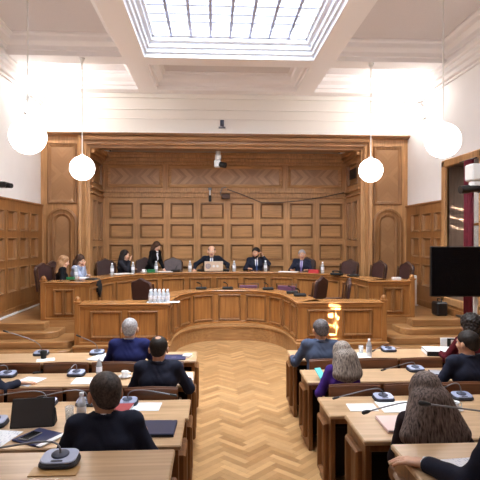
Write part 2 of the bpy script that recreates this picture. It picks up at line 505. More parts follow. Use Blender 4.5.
for name, x, U in (('wall_recess_left', PXL, (0, 1, 0)), ('wall_recess_right', PXR, (0, -1, 0))):
    mb = MB()
    fr = plane((x, YW if U[1] > 0 else YB, 0), U, (0, 0, 1))
    D = YB - YW
    pn = [(.2, .62, 1.0, 2.1), (.2, .62, 2.25, 3.36), (.8, 1.28, 1.0, 2.1), (.8, 1.28, 2.25, 3.36), (.22, 1.28, 3.82, 4.44)]
    sheet(mb, fr, (0, D), (.3, 4.8), pn, RECESS, 0, 1, None, False, 2)
    sx = 1 if U[1] > 0 else -1
    for z0, z1, d in ((3.5, 3.56, .05), (3.64, 3.7, .07), (4.56, 4.66, .1), (4.66, 4.8, .18)):
        mb.box(x, x + sx * d, YW, YB, z0, z1, .01)
    mb.box(x - sx * .07, x - sx * .3, YW + .3, YB + .2, 0, 5, .002)
    struct(mb, name, [W_WALL_V, W_FIELD, W_MOULD_SHADE])
mb = MB(); mb.box(PXL - .3, PXR + .3, YW + .3, YB + .2, 4.8, 5.0, .002)
struct(mb, 'ceiling_recess', SOFFIT)

# ---------------- side walls
OY0, OY1, OZ0, OZ1 = 9.55, 11.0, 1.0, 3.92     # window opening in the right wall
def side_wall(name, x, sx, opening=None):
    mb = MB()
    mirror = sx < 0
    fr = plane((x, YR, 0), (0, 1, 0), (0, 0, 1)) if not mirror else plane((x, YW, 0), (0, -1, 0), (0, 0, 1))
    # plane normal: (0,1,0)x(0,0,1) = +X ; mirrored gives -X
    Ltot = YW - YR
    pan = []
    k = 0
    y = 12.93
    while y > YR + 1:
        a, b = y - .52, y
        for (c, d) in ((1.12, 1.68), (1.83, 2.34), (2.48, 2.94)):
            if opening and b > opening[0] - .17 and a < opening[1] + .17 and d > opening[2] - .1: continue
            pan.append((a, b, c, d))
            if opening and k == 0 and c == pan[0][2]:
                for (c2, d2) in ((1.12, 1.68), (1.83, 2.34), (2.48, 2.94)): pan.append((opening[1] + .19, 12.93 - 1.36, c2, d2)); k = 1
        y -= .68
    pl = [((a - YR, b - YR, c, d) if not mirror else (YW - b, YW - a, c, d)) for a, b, c, d in pan]
    hole = []
    if opening:
        hole = [(YW - opening[1], YW - opening[0], opening[2], opening[3])]
    us = [0, Ltot]
    # wainscot + plaster share one sheet; the hole is skipped
    holes_low = [(h[0], h[1], h[2], min(h[3], ZS)) for h in hole]
    us_all = sorted({round(v, 4) for v in us + [p[i] for p in pl + holes_low for i in (0, 1)]})
    vs_all = sorted({round(v, 4) for v in [0, ZS] + [p[i] for p in pl + holes_low for i in (2, 3)]})
    for a, b in zip(us_all, us_all[1:]):
        for c, d in zip(vs_all, vs_all[1:]):
            mu, mv = (a + b) / 2, (c + d) / 2
            if any(p[0] < mu < p[1] and p[2] < mv < p[3] for p in pl + holes_low): continue
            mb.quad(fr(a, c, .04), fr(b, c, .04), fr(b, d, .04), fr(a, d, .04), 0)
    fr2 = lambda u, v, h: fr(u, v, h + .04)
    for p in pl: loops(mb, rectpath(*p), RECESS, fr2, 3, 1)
    # plaster above
    if hole:
        h = hole[0]
        for (a, b, c, d) in ((0, h[0], ZS, 6.6), (h[1], Ltot, ZS, 6.6), (h[0], h[1], h[3], 6.6)):
            mb.quad(fr(a, c, 0), fr(b, c, 0), fr(b, d, 0), fr(a, d, 0), 2)
    else:
        mb.quad(fr(0, ZS, 0), fr(Ltot, ZS, 0), fr(Ltot, 6.6, 0), fr(0, 6.6, 0), 2)
    struct(mb, name, [W_SIDE, W_SFIELD, WHITE, W_MOULD_SHADE])
    # capping rail and skirting
    for nm, z0, z1, d in (('trim', ZS - .03, ZS + .02, .07), ('baseboard', .0, .78, .06)):
        t = MB()
        segs = [(YR, YW)] if not (opening and nm == 'trim') else [(YR, opening[0] - .16), (opening[1] + .16, YW)]
        for a, b in segs: t.box(x, x + sx * d, a, b, z0, z1, .01)
        struct(t, (nm + '_' + ('left' if sx > 0 else 'right')) if nm == 'baseboard' else ('trim_3' if sx > 0 else 'trim_4'), W_SIDE)
side_wall('wall_left', XL, 1)
side_wall('wall_right', XR, -1, (OY0, OY1, OZ0, OZ1))
mb = MB(); mb.box(XL - .1, XR + .1, YR - .2, YR, 0, 6.7, .01)
struct(mb, 'wall_rear', WHITE)
# white cable duct at the foot of the left wall
mb = MB(); mb.box(XL + .06, XL + .1, 10.2, 13.2, .63, .67, .006)
struct(mb, 'trim_5', WPLAS)
# window in the right wall: reveal, frame, glass, far side lit
mb = MB()
dpt = .55
mb.quad((XR, OY1, OZ0), (XR, OY1, OZ1), (XR + dpt, OY1, OZ1), (XR + dpt, OY1, OZ0), 0)
mb.quad((XR, OY0, OZ0), (XR + dpt, OY0, OZ0), (XR + dpt, OY0, OZ1), (XR, OY0, OZ1), 0)
mb.quad((XR, OY0, OZ1), (XR + dpt, OY0, OZ1), (XR + dpt, OY1, OZ1), (XR, OY1, OZ1), 0)
mb.quad((XR, OY0, OZ0), (XR, OY1, OZ0), (XR + dpt, OY1, OZ0), (XR + dpt, OY0, OZ0), 0)
w1 = struct(mb, 'window_2', wood('reveal_wood', (84, 66, 54), (112, 90, 74), 'z'))
mb = MB()
for a, b, c, d in ((OY1, OY1 + .16, OZ0 - .1, OZ1 + .14), (OY0 - .16, OY0, OZ0 - .1, OZ1 + .14), (OY0 - .16, OY1 + .16, OZ1, OZ1 + .16), (OY0 - .16, OY1 + .16, OZ0 - .16, OZ0)):
    mb.box(XR - .07, XR + .05, a, b, c, d, .015)
fr_ = mb.build('window_frame', W_WALL_V, w1)
mb = MB()
mb.box(XR + dpt - .06, XR + dpt, OY0, OY1, OZ0, OZ0 + .07); mb.box(XR + dpt - .06, XR + dpt, OY0, OY1, OZ1 - .07, OZ1)
for yy in (OY0, (OY0 + OY1) / 2 - .04, OY1 - .07): mb.box(XR + dpt - .06, XR + dpt, yy, yy + .07, OZ0, OZ1)
mb.box(XR + dpt - .05, XR + dpt - .01, OY0, OY1, 2.6, 2.66)
mb.build('sash', W_SIDE, w1)
mb = MB(); mb.box(XR + dpt - .035, XR + dpt - .025, OY0 + .05, OY1 - .05, OZ0 + .05, OZ1 - .05, .001)
mb.build('pane', WINGLASS, w1)
# wall outside the window, closing the view
mb = MB(); mb.box(XR + 1.6, XR + 1.8, 6.5, 14, 0, 6, .01)
struct(mb, 'wall_outside', plain('courtyard_wall', (150, 140, 132), .9))

# ---------------- ceiling
CX = [XL, XL + .2, -1.9, -1.43, 2.15, 2.62, XR - .2, XR]
CY = [YR, YR + .3, 3.5, 4.0, 10.6, 11.06, 12.92, YW + .1]
COFFER = [(0, 0), (0, .09), (.05, .1), (.06, .18), (.12, .22), (.16, .25), (.17, .34), (.24, .36), (.24, .4)]
SKYP = [(0, 0), (0, .1), (.05, .1), (.05, .19), (.1, .19), (.1, .28), (.17, .3), (.17, .42)]
mb = MB()
fc = lambda u, v, h: (u, v, ZC + h)
def flip(path): return lambda i: path(i)
pitsX = [(1, 2), (3, 4), (5, 6)]; pitsY = [(1, 2), (3, 4), (5, 6)]
for i in range(len(CX) - 1):
    for j in range(len(CY) - 1):
        cell = (i, i + 1) in pitsX and (j, j + 1) in pitsY
        u0, u1, v0, v1 = CX[i], CX[i + 1], CY[j], CY[j + 1]
        if not cell:
            mb.quad(fc(u0, v0, 0), fc(u0, v1, 0), fc(u1, v1, 0), fc(u1, v0, 0), 0)
        elif i == 3 and j == 3:
            loops(mb, rectpath(u0, u1, v0, v1), SKYP, fc, 2, 2, False)
        else:
            loops(mb, rectpath(u0, u1, v0, v1), COFFER, fc, 0, 1, True)
# perimeter cove along both side walls and thin beads under the beams
for x, sx in ((XL, 1), (XR, -1)):
    for z0, z1, d in ((5.78, 5.84, .05), (5.84, 5.94, .12), (5.94, 6.04, .2), (6.04, 6.12, .27)):
        mb.box(x, x + sx * d, YR, YW, z0, z1, .012)
for a_, b_, c_, d_ in ((XL - .3, -1.45, YR, YB + .3), (2.17, XR + .3, YR, YB + .3), (-1.45, 2.17, 10.62, YB + .3), (-1.45, 2.17, 3.5, 4.0), (-1.45, 2.17, YR, 3.5)):
    mb.box(a_, b_, c_, d_, 6.62, 6.74, .01)
struct(mb, 'ceiling', [CEIL, CEILP, SKYW])
# skylight: bars + milky panes (one window per bay)
for n, (y0, y1) in enumerate(((4.0, 10.6),)):
    root = MB()
    u0, u1 = -1.43 + .17, 2.15 - .17
    ya, yb = y0 + .17, y1 - .17
    root.box(u0, u1, ya, ya + .05, ZC + .38, ZC + .46); root.box(u0, u1, yb - .05, yb, ZC + .38, ZC + .46)
    root.box(u0, u0 + .05, ya, yb, ZC + .38, ZC + .46); root.box(u1 - .05, u1, ya, yb, ZC + .38, ZC + .46)
    w = struct(root, 'window_%d' % (1 if n == 0 else 3), SKYW)
    b = MB()
    k = 8
    for i in range(1, k):
        x = u0 + (u1 - u0) * i / k; b.box(x - .028, x + .028, ya, yb, ZC + .37, ZC + .45, .004)
    yy = yb - .35
    while yy > ya:
        b.box(u0, u1, yy - .02, yy + .02, ZC + .385, ZC + .44, .004); yy -= .35
    b.build('glazing_bars', BARS, w)
    p = MB(); p.box(u0, u1, ya, yb, ZC + .47, ZC + .48, .001); p.build('pane', PANE, w)

# ------------------------------------------------------------------ path tools for the curved benches
class Path:
    def __init__(s, pts):
        s.p = [Vector((a, b)) for a, b in pts]
        s.n = []
        N = len(s.p)
        for i in range(N):
            d1 = (s.p[i] - s.p[i - 1]).normalized() if i > 0 else None
            d2 = (s.p[i + 1] - s.p[i]).normalized() if i < N - 1 else None
            d1 = d1 or d2; d2 = d2 or d1
            n1 = Vector((d1.y, -d1.x)); n2 = Vector((d2.y, -d2.x))
            m = n1 + n2
            s.n.append(m / max(.35, m.dot(n1)) if m.length > 1e-6 else n1)   # mitre vector, to the viewer's side
        s.L = [0]
        for i in range(1, N): s.L.append(s.L[-1] + (s.p[i] - s.p[i - 1]).length)
    def frame(s, u, v, h):
        u = min(max(u, 0), s.L[-1])
        i = 0
        while i < len(s.L) - 2 and s.L[i + 1] < u: i += 1
        t = (u - s.L[i]) / max(1e-9, s.L[i + 1] - s.L[i])
        p = s.p[i].lerp(s.p[i + 1], t); n = s.n[i].lerp(s.n[i + 1], t)
        if n.length > 1e-6: n.normalize()
        q = p + n * h
        return (q.x, q.y, v)
    def sweep(s, mb, sec, mi=0, cap=True):
        """sec: closed list of (d, z), d > 0 towards the viewer"""
        n = len(sec)
        vs = []
        for p, m in zip(s.p, s.n):
            for d, z in sec:
                q = p + m * d; vs.append((q.x, q.y, z))
        fs = []
        for i in range(len(s.p) - 1):
            for k in range(n):
                k2 = (k + 1) % n
                fs.append([i * n + k, (i + 1) * n + k, (i + 1) * n + k2, i * n + k2])
        mb.add(vs, fs, mi)
        if cap:
            mb.add(vs[:n], [list(range(n))], mi); mb.add(vs[-n:], [list(range(n))[::-1]], mi)
def superarc(a, y0, depth, n, N=48):
    out = []
    for i in range(N + 1):
        t = PI * i / N          # from left (-a) to right (+a)
        c, s_ = math.cos(t), math.sin(t)
        out.append((XC - a * math.copysign(abs(c) ** (2 / n), c), y0 + depth * abs(s_) ** (2 / n)))
    return out
def resample(pts, N):
    P = [Vector(p) for p in pts]; L = [0]
    for i in range(1, len(P)): L.append(L[-1] + (P[i] - P[i - 1]).length)
    out = []
    for k in range(N + 1):
        u = L[-1] * k / N; i = 0
        while i < len(L) - 2 and L[i + 1] < u: i += 1
        q = P[i].lerp(P[i + 1], (u - L[i]) / max(1e-9, L[i + 1] - L[i])); out.append((q.x, q.y))
    return out

def post_mb(x, y, z0, z1, w=.05):
    m = MB()
    m.box(x - w, x + w, y - w, y + w, z0, z1 - .09, .008)
    m.box(x - w - .012, x + w + .012, y - w - .012, y + w + .012, z1 - .12, z1 - .085, .008)
    m.lathe([(w * 1.05, z1 - .085), (w * 1.1, z1 - .06), (w * .9, z1 - .025), (w * .45, z1 - .004), (.001, z1)], 12, 0, None, (x, y, 0))
    return m

def bench(name, label, wing_x, wing_y, half, arc, zbase, ztop, depth, arcpanels, wingpanels, ppz):
    root = thing(name, label, 'bench', (XC, wing_y, zbase))
    inv = Matrix.Translation((-XC, -wing_y, -zbase))
    def out(mb, nm, mats, par=root):
        mb.v = [tuple(inv @ Vector(v)) for v in mb.v]
        return mb.build(nm, mats, par)
    full = Path([(XC - wing_x, wing_y)] + arc + [(XC + wing_x, wing_y)])
    b = MB(); full.sweep(b, [(0, zbase), (0, ztop - .05), (-.045, ztop - .05), (-.045, zbase)])
    out(b, 'front_panel', W_DAIS)
    b = MB(); full.sweep(b, [(.0, zbase), (.03, zbase), (.03, zbase + .04), (.015, zbase + .055), (0, zbase + .055)])
    out(b, 'plinth', W_DAISH)
    b = MB(); full.sweep(b, [(-depth, ztop - .04), (.02, ztop - .04), (.035, ztop - .03), (.045, ztop - .015), (.035, ztop), (-depth, ztop)])
    out(b, 'countertop', W_DTOP)
    b = MB(); full.sweep(b, [(0, ztop - .1), (.012, ztop - .1), (.03, ztop - .045), (0, ztop - .045)])
    out(b, 'top_moulding', W_DAISH)
    A = Path(arc)
    z0, z1 = ppz
    LT = A.L[-1]; pitch = LT / arcpanels
    for i in range(arcpanels):
        m = MB(); loops(m, rectpath_c(i * pitch + .06, (i + 1) * pitch - .06, z0, z1, 5), RAISED, A.frame, 1, 0, False)
        # field as a strip of quads
        ra = [A.frame(i * pitch + .115 + (pitch - .23) * k / 5, z0 + .055, .006) for k in range(6)]
        rb = [A.frame(i * pitch + .115 + (pitch - .23) * k / 5, z1 - .055, .006) for k in range(6)]
        for k in range(5): m.quad(ra[k], ra[k + 1], rb[k + 1], rb[k], 0)
        out(m, 'panel', [W_DAIS, W_DMOULD_SHADE])
    for x0, x1, za, zb in wingpanels:
        for sgn in (-1, 1):
            a, c = (XC + sgn * x0, XC + sgn * x1); a, c = min(a, c), max(a, c)
            m = MB(); loops(m, rectpath(a, c, za, zb), RAISED, plane((0, wing_y, 0), (1, 0, 0), (0, 0, 1)), 1, 0, True)
            out(m, 'panel', [W_DAIS, W_DMOULD_SHADE])
    for sgn in (-1, 1):
        x = XC + sgn * wing_x
        m = MB(); m.box(x - .025, x + .025, wing_y + .02, wing_y + depth, zbase, ztop - .04, .006); out(m, 'end_panel', W_DAIS)
        out(post_mb(x + sgn * .02, wing_y + .02, zbase, ztop + .13), 'end_post', W_DAIS)
    return root
UA = resample(superarc(2.94, 10.5, 2.8, 2.5), 56)
LA = resample(superarc(1.24, 9.5, 2.28, 2.8), 44)
bench('curved_bench', 'upper horseshoe oak bench seating the presidium along its curved panelled front', 3.86, 10.5, 2.94, UA, .63, 1.42, .5, 13,
      [(3.25, 3.46, .74, 1.27), (3.46, 3.67, .74, 1.27)], (.78, 1.28))
bench('curved_bench', 'lower horseshoe oak bench opening onto the aisle, with flat panelled wings', 2.9, 9.5, 1.24, LA, .33, 1.102, .45, 9,
      [(2.10, 2.68, .45, .96), (1.42, 1.98, .45, .96)], (.395, 1.0))

# ---------------- platforms, kerb and steps
def poly_slab(name, pts, z0, z1, mats):
    m = MB(); m.prism(pts, z0, z1, .012, 0); return struct(m, name, mats)
KA = resample(superarc(1.20, 9.36, 1.98, 3.0), 40)
low = [(XC - 2.97, 9.36)] + KA + [(XC + 2.97, 9.36), (XC + 3.1, 13.2), (XC - 3.1, 13.2)]
# kerb platform in two convex-ish halves joined on the centre line (top and front face)
m = MB()
kp = Path([(XC - 2.97, 9.36)] + KA + [(XC + 2.97, 9.36)])
kp.sweep(m, [(0, 0), (0, .29), (.02, .30), (.02, .33), (-.02, .34), (-.06, .33), (-.06, 0)])
for i in range(len(kp.p) - 1):
    a, b = kp.p[i], kp.p[i + 1]
    if abs(b.x - a.x) > 1e-4:
        m.quad((a.x, a.y, .33), (b.x, b.y, .33), (b.x, 13.2, .33), (a.x, 13.2, .33), 0)
struct(m, 'floor_kerb_platform', W_STEP)
# upper dais: floor everywhere behind the upper bench front
m = MB()
up = Path([(XL, 10.12), (XC - 3.74, 10.12), (XC - 3.74, 10.46), (XC - 2.9, 10.46)] + [(x, y - .0) for x, y in resample(superarc(2.88, 10.46, 2.8, 2.5), 40)] + [(XC + 2.9, 10.46), (XC + 3.74, 10.46), (XC + 3.74, 10.12), (XR, 10.12)])
pts = up.p
for i in range(len(pts) - 1):
    a, b = pts[i], pts[i + 1]
    m.quad((a.x, a.y, .33), (b.x, b.y, .33), (b.x, b.y, .63), (a.x, a.y, .63), 0)
    if b.x - a.x > 1e-4: m.quad((a.x, a.y, .63), (b.x, b.y, .63), (b.x, YB, .63), (a.x, YB, .63), 0)
for x0, x1 in ((XL, XC - 3.72), (XC + 3.72, XR)):
    m.box(x0, x1, 10.09, 10.3, .50, .645, .012)
struct(m, 'floor_dais', W_STEP)
def stepslab(x0, x1, y0, y1, z0, z1, end):
    """tread slab whose inner front corner is rounded"""
    r = .26; p = []
    if end > 0:   # inner end is x1
        p = [(x0, y0), (x1 - r, y0)] + [(x1 - r + r * math.sin(t * PI / 16), y0 + r - r * math.cos(t * PI / 16)) for t in range(1, 9)] + [(x1, y1), (x0, y1)]
    else:
        p = [(x1, y1), (x0, y1)] + [(x0 + r - r * math.cos(t * PI / 16), y0 + r - r * math.sin(t * PI / 16)) for t in range(0, 8)] + [(x0 + r, y0), (x1, y0)]
    return p
k = 0
for side in (-1, 1):
    m = MB()
    for dx, y0, z0, z1 in ((3.42, 9.84, .375, .5), (3.0, 9.56, .25, .375), (3.02, 9.28, .125, .25), (3.02, 9.0, 0, .125)):
        if side < 0: p = stepslab(XL, XC - dx, y0, 10.5, z0, z1, 1)
        else: p = stepslab(XC + dx, XR, y0, 10.5, z0, z1, -1)
        m.prism(p, z0, z1, .012, 0)
        q = [((x - .0), y) for x, y in p]
    struct(m, 'floor_steps_' + ('left' if side < 0 else 'right'), W_STEP)

# ------------------------------------------------------------------ rows of desks and seats
ROWY = [6.94, 5.91, 4.89, 3.87, 2.85]; ROWZ = [0, 0, 0, .19, .38]
DD = .52; DH = .767
LX, RX = -.235, 1.05
ORD = ['front', 'second', 'third', 'fourth', 'fifth']
def desk(i, side):
    yf, z = ROWY[i], ROWZ[i]
    x0, x1 = (LX, -3.7) if side < 0 else (RX, 4.5)
    sd = -1 if side < 0 else 1
    d = thing('desk', '%s row oak desk %s the aisle, counted from the curved bench' % (ORD[i].capitalize(), 'to the left of' if side < 0 else 'to the right of'), 'desk', (x0, yf, z), 0, None)
    L_ = abs(x1 - x0)
    def bx(nm, a, b, y0, y1, z0, z1, mat, bev=.006):
        m = MB(); m.box(sd * a, sd * b, y0, y1, z0, z1, bev); return m.build(nm, mat, d)
    bx('desktop', -.02, L_, -DD, 0, DH - .035, DH, W_DESKTOP, .008)
    bx('front_panel', .02, L_, -.05, -.02, 0.0, DH - .035, W_DESK)
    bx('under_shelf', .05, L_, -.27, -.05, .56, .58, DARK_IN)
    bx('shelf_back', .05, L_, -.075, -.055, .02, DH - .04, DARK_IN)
    bx('apron', .03, L_, -DD + .03, -DD + .05, DH - .09, DH - .035, W_DESK)
    e = bx('end_panel', 0, .045, -DD + .04, -.01, 0, DH - .035, W_DESK)
    m = MB()
    if side < 0: fr = plane((.0, -DD + .04, 0), (0, 1, 0), (0, 0, 1))
    else: fr = plane((.0, -.01, 0), (0, -1, 0), (0, 0, 1))
    loops(m, rectpath(.08, DD - .13, .12, DH - .12), RAISED, fr, 0, 0, True)
    m.build('panel', W_DESK, e)
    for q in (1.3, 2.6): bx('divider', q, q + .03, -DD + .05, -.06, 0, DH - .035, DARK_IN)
    return d
for i in range(5):
    for sd in (-1, 1): desk(i, sd)

SW = .56
def make_seat(label):
    s = thing('fixed_seat', label, 'seat')
    m = MB()
    pts = [(-.25, .02)] + [(-.25 + .5 * k / 10, .0) for k in range(0)] + [(.25, .02), (.25, .44)]
    top = [(.25 - .5 * k / 12, .44 + .028 * math.sin(PI * k / 12)) for k in range(1, 12)]
    pts = [(-.26, 0), (.26, 0), (.26, .43)] + [(.26 - .52 * k / 12, .43 + .010 * math.sin(PI * k / 12)) for k in range(1, 12)] + [(-.26, .43)]
    Mx = Matrix(((1, 0, 0, 0), (0, 0, -1, 0.035), (0, 1, 0, .43), (0, 0, 0, 1)))
    m.prism(pts, 0, .035, .008, 0, Mx); m.build('backrest', W_SEAT, s)
    m = MB()
    m.tube([(-.26 + .52 * k / 12, .017, .865 + .010 * math.sin(PI * k / 12)) for k in range(13)], .008, 8)
    m.build('top_rail', W_SEAT, s)
    m = MB(); m.box(-.24, .24, .045, .36, .39, .43, .012); m.build('seat_pan', W_SEAT, s)
    for sx in (-1, 1):
        m = MB()
        prof = [(.0, 0), (.06, 0), (.07, .55), (.3, .6), (.33, .64), (.3, .68), (.05, .70), (0, .70)]
        Mx = Matrix(((0, 0, 1, sx * .265 - .012), (1, 0, 0, 0.0), (0, 1, 0, 0), (0, 0, 0, 1)))
        m.prism(prof, 0, .024, .005, 0, Mx)
        m.box(sx * .265 - .012, sx * .265 + .012, .02, .06, 0, .45, .004)
        m.build('side_arm', W_SEAT, s)
    return s
proto = None
CNT = ['nearest the aisle', 'second from the aisle', 'third from the aisle', 'fourth from the aisle', 'fifth from the aisle']
for i in range(5):
    for side in (-1, 1):
        n = [5, 4, 4, 2, 1][i]
        if i == 4 and side < 0: continue
        for k in range(n):
            yb = (ROWY[i] - 1.02) + .035
            x = (LX - .09 - SW / 2 - SW * k) if side < 0 else (RX + .09 + SW / 2 + SW * k)
            lab = 'dark wooden seat behind the %s %s desk row, %s' % (ORD[i], 'left' if side < 0 else 'right', CNT[k])
            if proto is None:
                proto = make_seat(lab); proto.location = (x, yb, ROWZ[i]); proto['group'] = 'fixed seats of the desk rows'
            else: dup(proto, (x, yb, ROWZ[i]), 0, lab, 'fixed seats of the desk rows')

# ------------------------------------------------------------------ high-backed leather chairs on the dais
def make_chair(leather=LEATHER):
    c = thing('leather_chair', '', 'chair')
    # faces -Y (front) : backrest stands at y = +.22
    out = [(-.26, .52), (.26, .52), (.27, .98), (.25, 1.05), (.2, 1.085), (.12, 1.102), (.06, 1.135), (0, 1.16), (-.06, 1.135), (-.12, 1.102), (-.2, 1.085), (-.25, 1.05), (-.27, .98)]
    tilt = R(-8)
    Mx = Matrix.Translation((0, .2, 0)) @ Matrix.Rotation(tilt, 4, 'X') @ Matrix(((1, 0, 0, 0), (0, 0, -1, .04), (0, 1, 0, 0), (0, 0, 0, 1)))
    # lying polygon lifted upright: (x, z) -> thickness along y
    m = MB(); m.prism(out, 0, .07, .018, 0, Mx); b = m.build('backrest', leather, c)
    m = MB()
    pts = [Mx @ Vector((x * .97, .52 + (z - .52) * .975, .072)) for x, z in out]
    m.tube(pts + [pts[0]], .008, 6); m.build('nail_trim', plain_brass, b)
    for sx in (-1, 1):
        m = MB(); m.tube([(sx * .25, .17, 0.0), (sx * .255, .2, .45), (sx * .26, .27, 1.02)], [.02, .024, .018], 8); m.build('rear_leg', WCHAIR, c)
        m = MB(); m.tube([(sx * .24, -.22, 0), (sx * .24, -.21, .42)], [.018, .026], 8); m.build('front_leg', WCHAIR, c)
        m = MB(); m.tube([(sx * .25, -.2, .42), (sx * .26, -.2, .62), (sx * .265, -.12, .66), (sx * .265, .22, .68)], [.018, .018, .022, .02], 8); m.build('armrest', WCHAIR, c)
    m = MB(); m.box(-.25, .25, -.24, .22, .36, .41, .01); m.build('seat_frame', WCHAIR, c)
    m = MB(); m.box(-.245, .245, -.24, .2, .41, .48, .03); m.build('seat', leather, c)
    return c
plain_brass = plain('dull_brass_nails', (112, 84, 66), .4, .6)
ch0 = make_chair(); chg = make_chair(LEATHERG)
G = 'high-backed brown leather chairs'
def chair(src, used, x, y, z, rz, label):
    if not used: src.location = (x, y, z); src.rotation_euler = (0, 0, rz); src['label'] = label; src['group'] = G
    else: dup(src, (x, y, z), rz, label, G)
chair(ch0, 0, -3.5, 11.32, .63, R(68), 'high-backed brown leather chair at the far left end of the upper bench')
chair(ch0, 1, -3.6, 12.25, .63, R(60), 'brown leather chair under the woman in the grey-blue sweater')
chair(ch0, 1, -2.72, 13.4, .63, R(34), 'empty-topped brown leather chair left of the dark-haired woman holding a pen')
chair(chg, 0, -1.1, 14.1, .63, R(8), 'greyish worn leather chair right of the standing woman')
chair(ch0, 1, -1.85, 14.2, .63, R(20), 'brown leather chair behind the standing woman')
chair(ch0, 1, -.02, 14.35, .63, 0, 'brown leather chair under the bald man with the laptop')
chair(ch0, 1, 1.36, 14.38, .63, R(-6), 'brown leather chair under the bearded man on the phone')
chair(ch0, 1, 2.6, 14.1, .63, R(-22), 'brown leather chair under the grey-haired man at the right of the presidium')
chair(ch0, 1, 3.34, 12.75, .63, R(-50), 'brown leather chair behind the black phone on the right of the upper bench')
chair(ch0, 1, 3.78, 12.0, .63, R(-72), 'brown leather chair left of two standing before the right arched pier')
chair(ch0, 1, 4.22, 11.45, .63, R(-78), 'rightmost brown leather chair, before the right edge of the arched pier')
chair(ch0, 1, -1.36, 11.1, .33, R(150), 'brown leather chair behind the stack of bottles on the lower left wing')
chair(ch0, 1, 2.16, 11.25, .33, R(-130), 'larger brown leather chair behind the lower right wing, beside the table microphones')
chair(ch0, 1, 2.56, 10.62, .33, R(-100), 'narrow side-on brown leather chair behind the lower right wing')
# purple low chairs behind the lower bench
def purple(x, y, rz, label, used=[None]):
    if used[0]: return dup(used[0], (x, y, .33), rz, label, 'purple chairs behind the lower bench')
    c = thing('purple_chair', label, 'chair', (x, y, .33), rz, 'purple chairs behind the lower bench'); used[0] = c
    m = MB(); m.box(-.22, .22, .17, .22, .55, .84, .02); m.build('backrest', PURPLE, c)
    m = MB(); m.box(-.24, .24, -.24, .2, .42, .48, .02); m.build('seat', PURPLE, c)
    m = MB(); m.tube([(-.24, .2, 0), (-.24, .2, .88), (.24, .2, .88), (.24, .2, 0)], .012, 8); m.build('back_frame', BLACK, c)
    for sx in (-1, 1):
        m = MB(); m.tube([(sx * .23, -.22, 0), (sx * .23, -.22, .43)], .012, 8); m.build('leg', BLACK, c)
purple(.87, 12.45, PI, 'purple chair behind the lower bench, below the bearded man on the phone')
purple(1.85, 12.25, PI - .35, 'purple chair behind the lower bench, nearer the right brown chairs')

# ------------------------------------------------------------------ pendant lamps
def pendant(x, y, z, label, used=[None]):
    if used[0]: return dup(used[0], (x, y, ZC), 0, label, 'globe pendant lamps')
    p = thing('pendant_lamp', label, 'lamp', (x, y, ZC), 0, 'globe pendant lamps'); used[0] = p
    h = ZC - z
    m = MB(); m.sphere((0, 0, -h), .258, 32); m.build('globe', GLOBE, p)
    m = MB(); m.tube([(0, 0, -.02), (0, 0, -h + .27)], .011, 8); m.build('cord', CORD, p)
    m = MB(); m.lathe([(.001, 0), (.06, 0), (.055, -.04), (.02, -.09), (.001, -.09)], 16); m.build('ceiling_rose', WPLAS, p)
    m = MB(); m.lathe([(.001, -h + .3), (.03, -h + .3), (.07, -h + .25), (.07, -h + .235)], 16); m.build('cap', WPLAS, p)
pendant(-2.754, 10.72, 3.80, 'white globe lamp hanging before the left arched pier')
pendant(3.43, 10.72, 3.80, 'white globe lamp hanging before the right arched pier')
pendant(-2.655, 7.35, 3.77, 'larger-looking near white globe lamp by the left white wall')
pendant(3.453, 7.35, 3.75, 'larger-looking near white globe lamp by the right white wall')

for y, wh in ((4.0, 'third'), (.65, 'fourth')):  # unseen globes added to light the near desk rows
    pendant(-2.655, y, 3.77, 'added unseen globe lamp over the left desk rows, %s from the dais' % wh)
    pendant(3.453, y, 3.75, 'added unseen globe lamp over the right desk rows, %s from the dais' % wh)
# wall floodlights high on the side walls
for x, sx, lab in ((XL, 1, 'bright floodlight high on the left white wall near the ceiling'), (XR, -1, 'bright floodlight high on the right white wall near the ceiling')):
    f = thing('wall_floodlight', lab, 'lamp', (x, 12.2, 5.6), 0, 'wall floodlights')
    m = MB(); m.box(0, sx * .03, -.1, .1, -.3, .12, .01); m.build('back_plate', WPLAS, f)
    m = MB(); m.tube([(sx * .02, 0, 0), (sx * .12, 0, .1)], .018, 8); m.build('bracket', WPLAS, f)
    m = MB(); m.box(sx * .06, sx * .2, -.1, .1, .1, .2, .02); m.build('housing', WPLAS, f)
    m = MB(); m.box(sx * .07, sx * .21, -.09, .09, .2, .215, .004); m.box(sx * .2, sx * .21, -.09, .09, .11, .2, .003); m.build('lens', LAMPGLOW, f)

# ------------------------------------------------------------------ cameras, TV and fittings
c = thing('ceiling_camera', 'white dome camera with black lens hanging from the recess lintel', 'camera', (.14, 13.62, 4.8))
m = MB(); m.box(-.14, .14, -.1, .1, -.035, 0, .01); m.build('mount_plate', GREYM, c)
m = MB(); m.lathe([(.001, -.03), (.07, -.03), (.065, -.2), (.085, -.22), (.085, -.34), (.05, -.36), (.001, -.36)], 18); m.build('stem', WPLAS, c)
m = MB(); m.box(-.11, .07, -.09, .09, -.56, -.36, .03); m.build('housing', WPLAS, c)
m = MB(); m.tube([(.05, -.04, -.48), (.2, -.12, -.52)], .075, 14); m.build('lens', BLACK, c)
c = thing('hanging_microphone', 'small black microphone hanging on a rod against the back panelling', 'microphone', (-.09, 14.72, 3.75))
m = MB(); m.box(-.05, .05, -.03, .07, -.02, .05, .01); m.build('bracket', GREYM, c)
m = MB(); m.tube([(0, 0, 0), (0, -.01, -.18)], .02, 8); m.build('rod', WPLAS, c)
m = MB(); m.tube([(0, -.01, -.18), (0, -.01, -.36)], .04, 10); m.build('head', BLACK, c)
c = thing('wall_speaker', 'small dark speaker on a bent bracket on the back panelling', 'speaker', (.38, 14.72, 3.6))
m = MB(); m.box(-.12, .12, -.1, .05, -.13, .02, .012); m.build('housing', plain('brown_speaker', (84, 58, 48), .6), c)
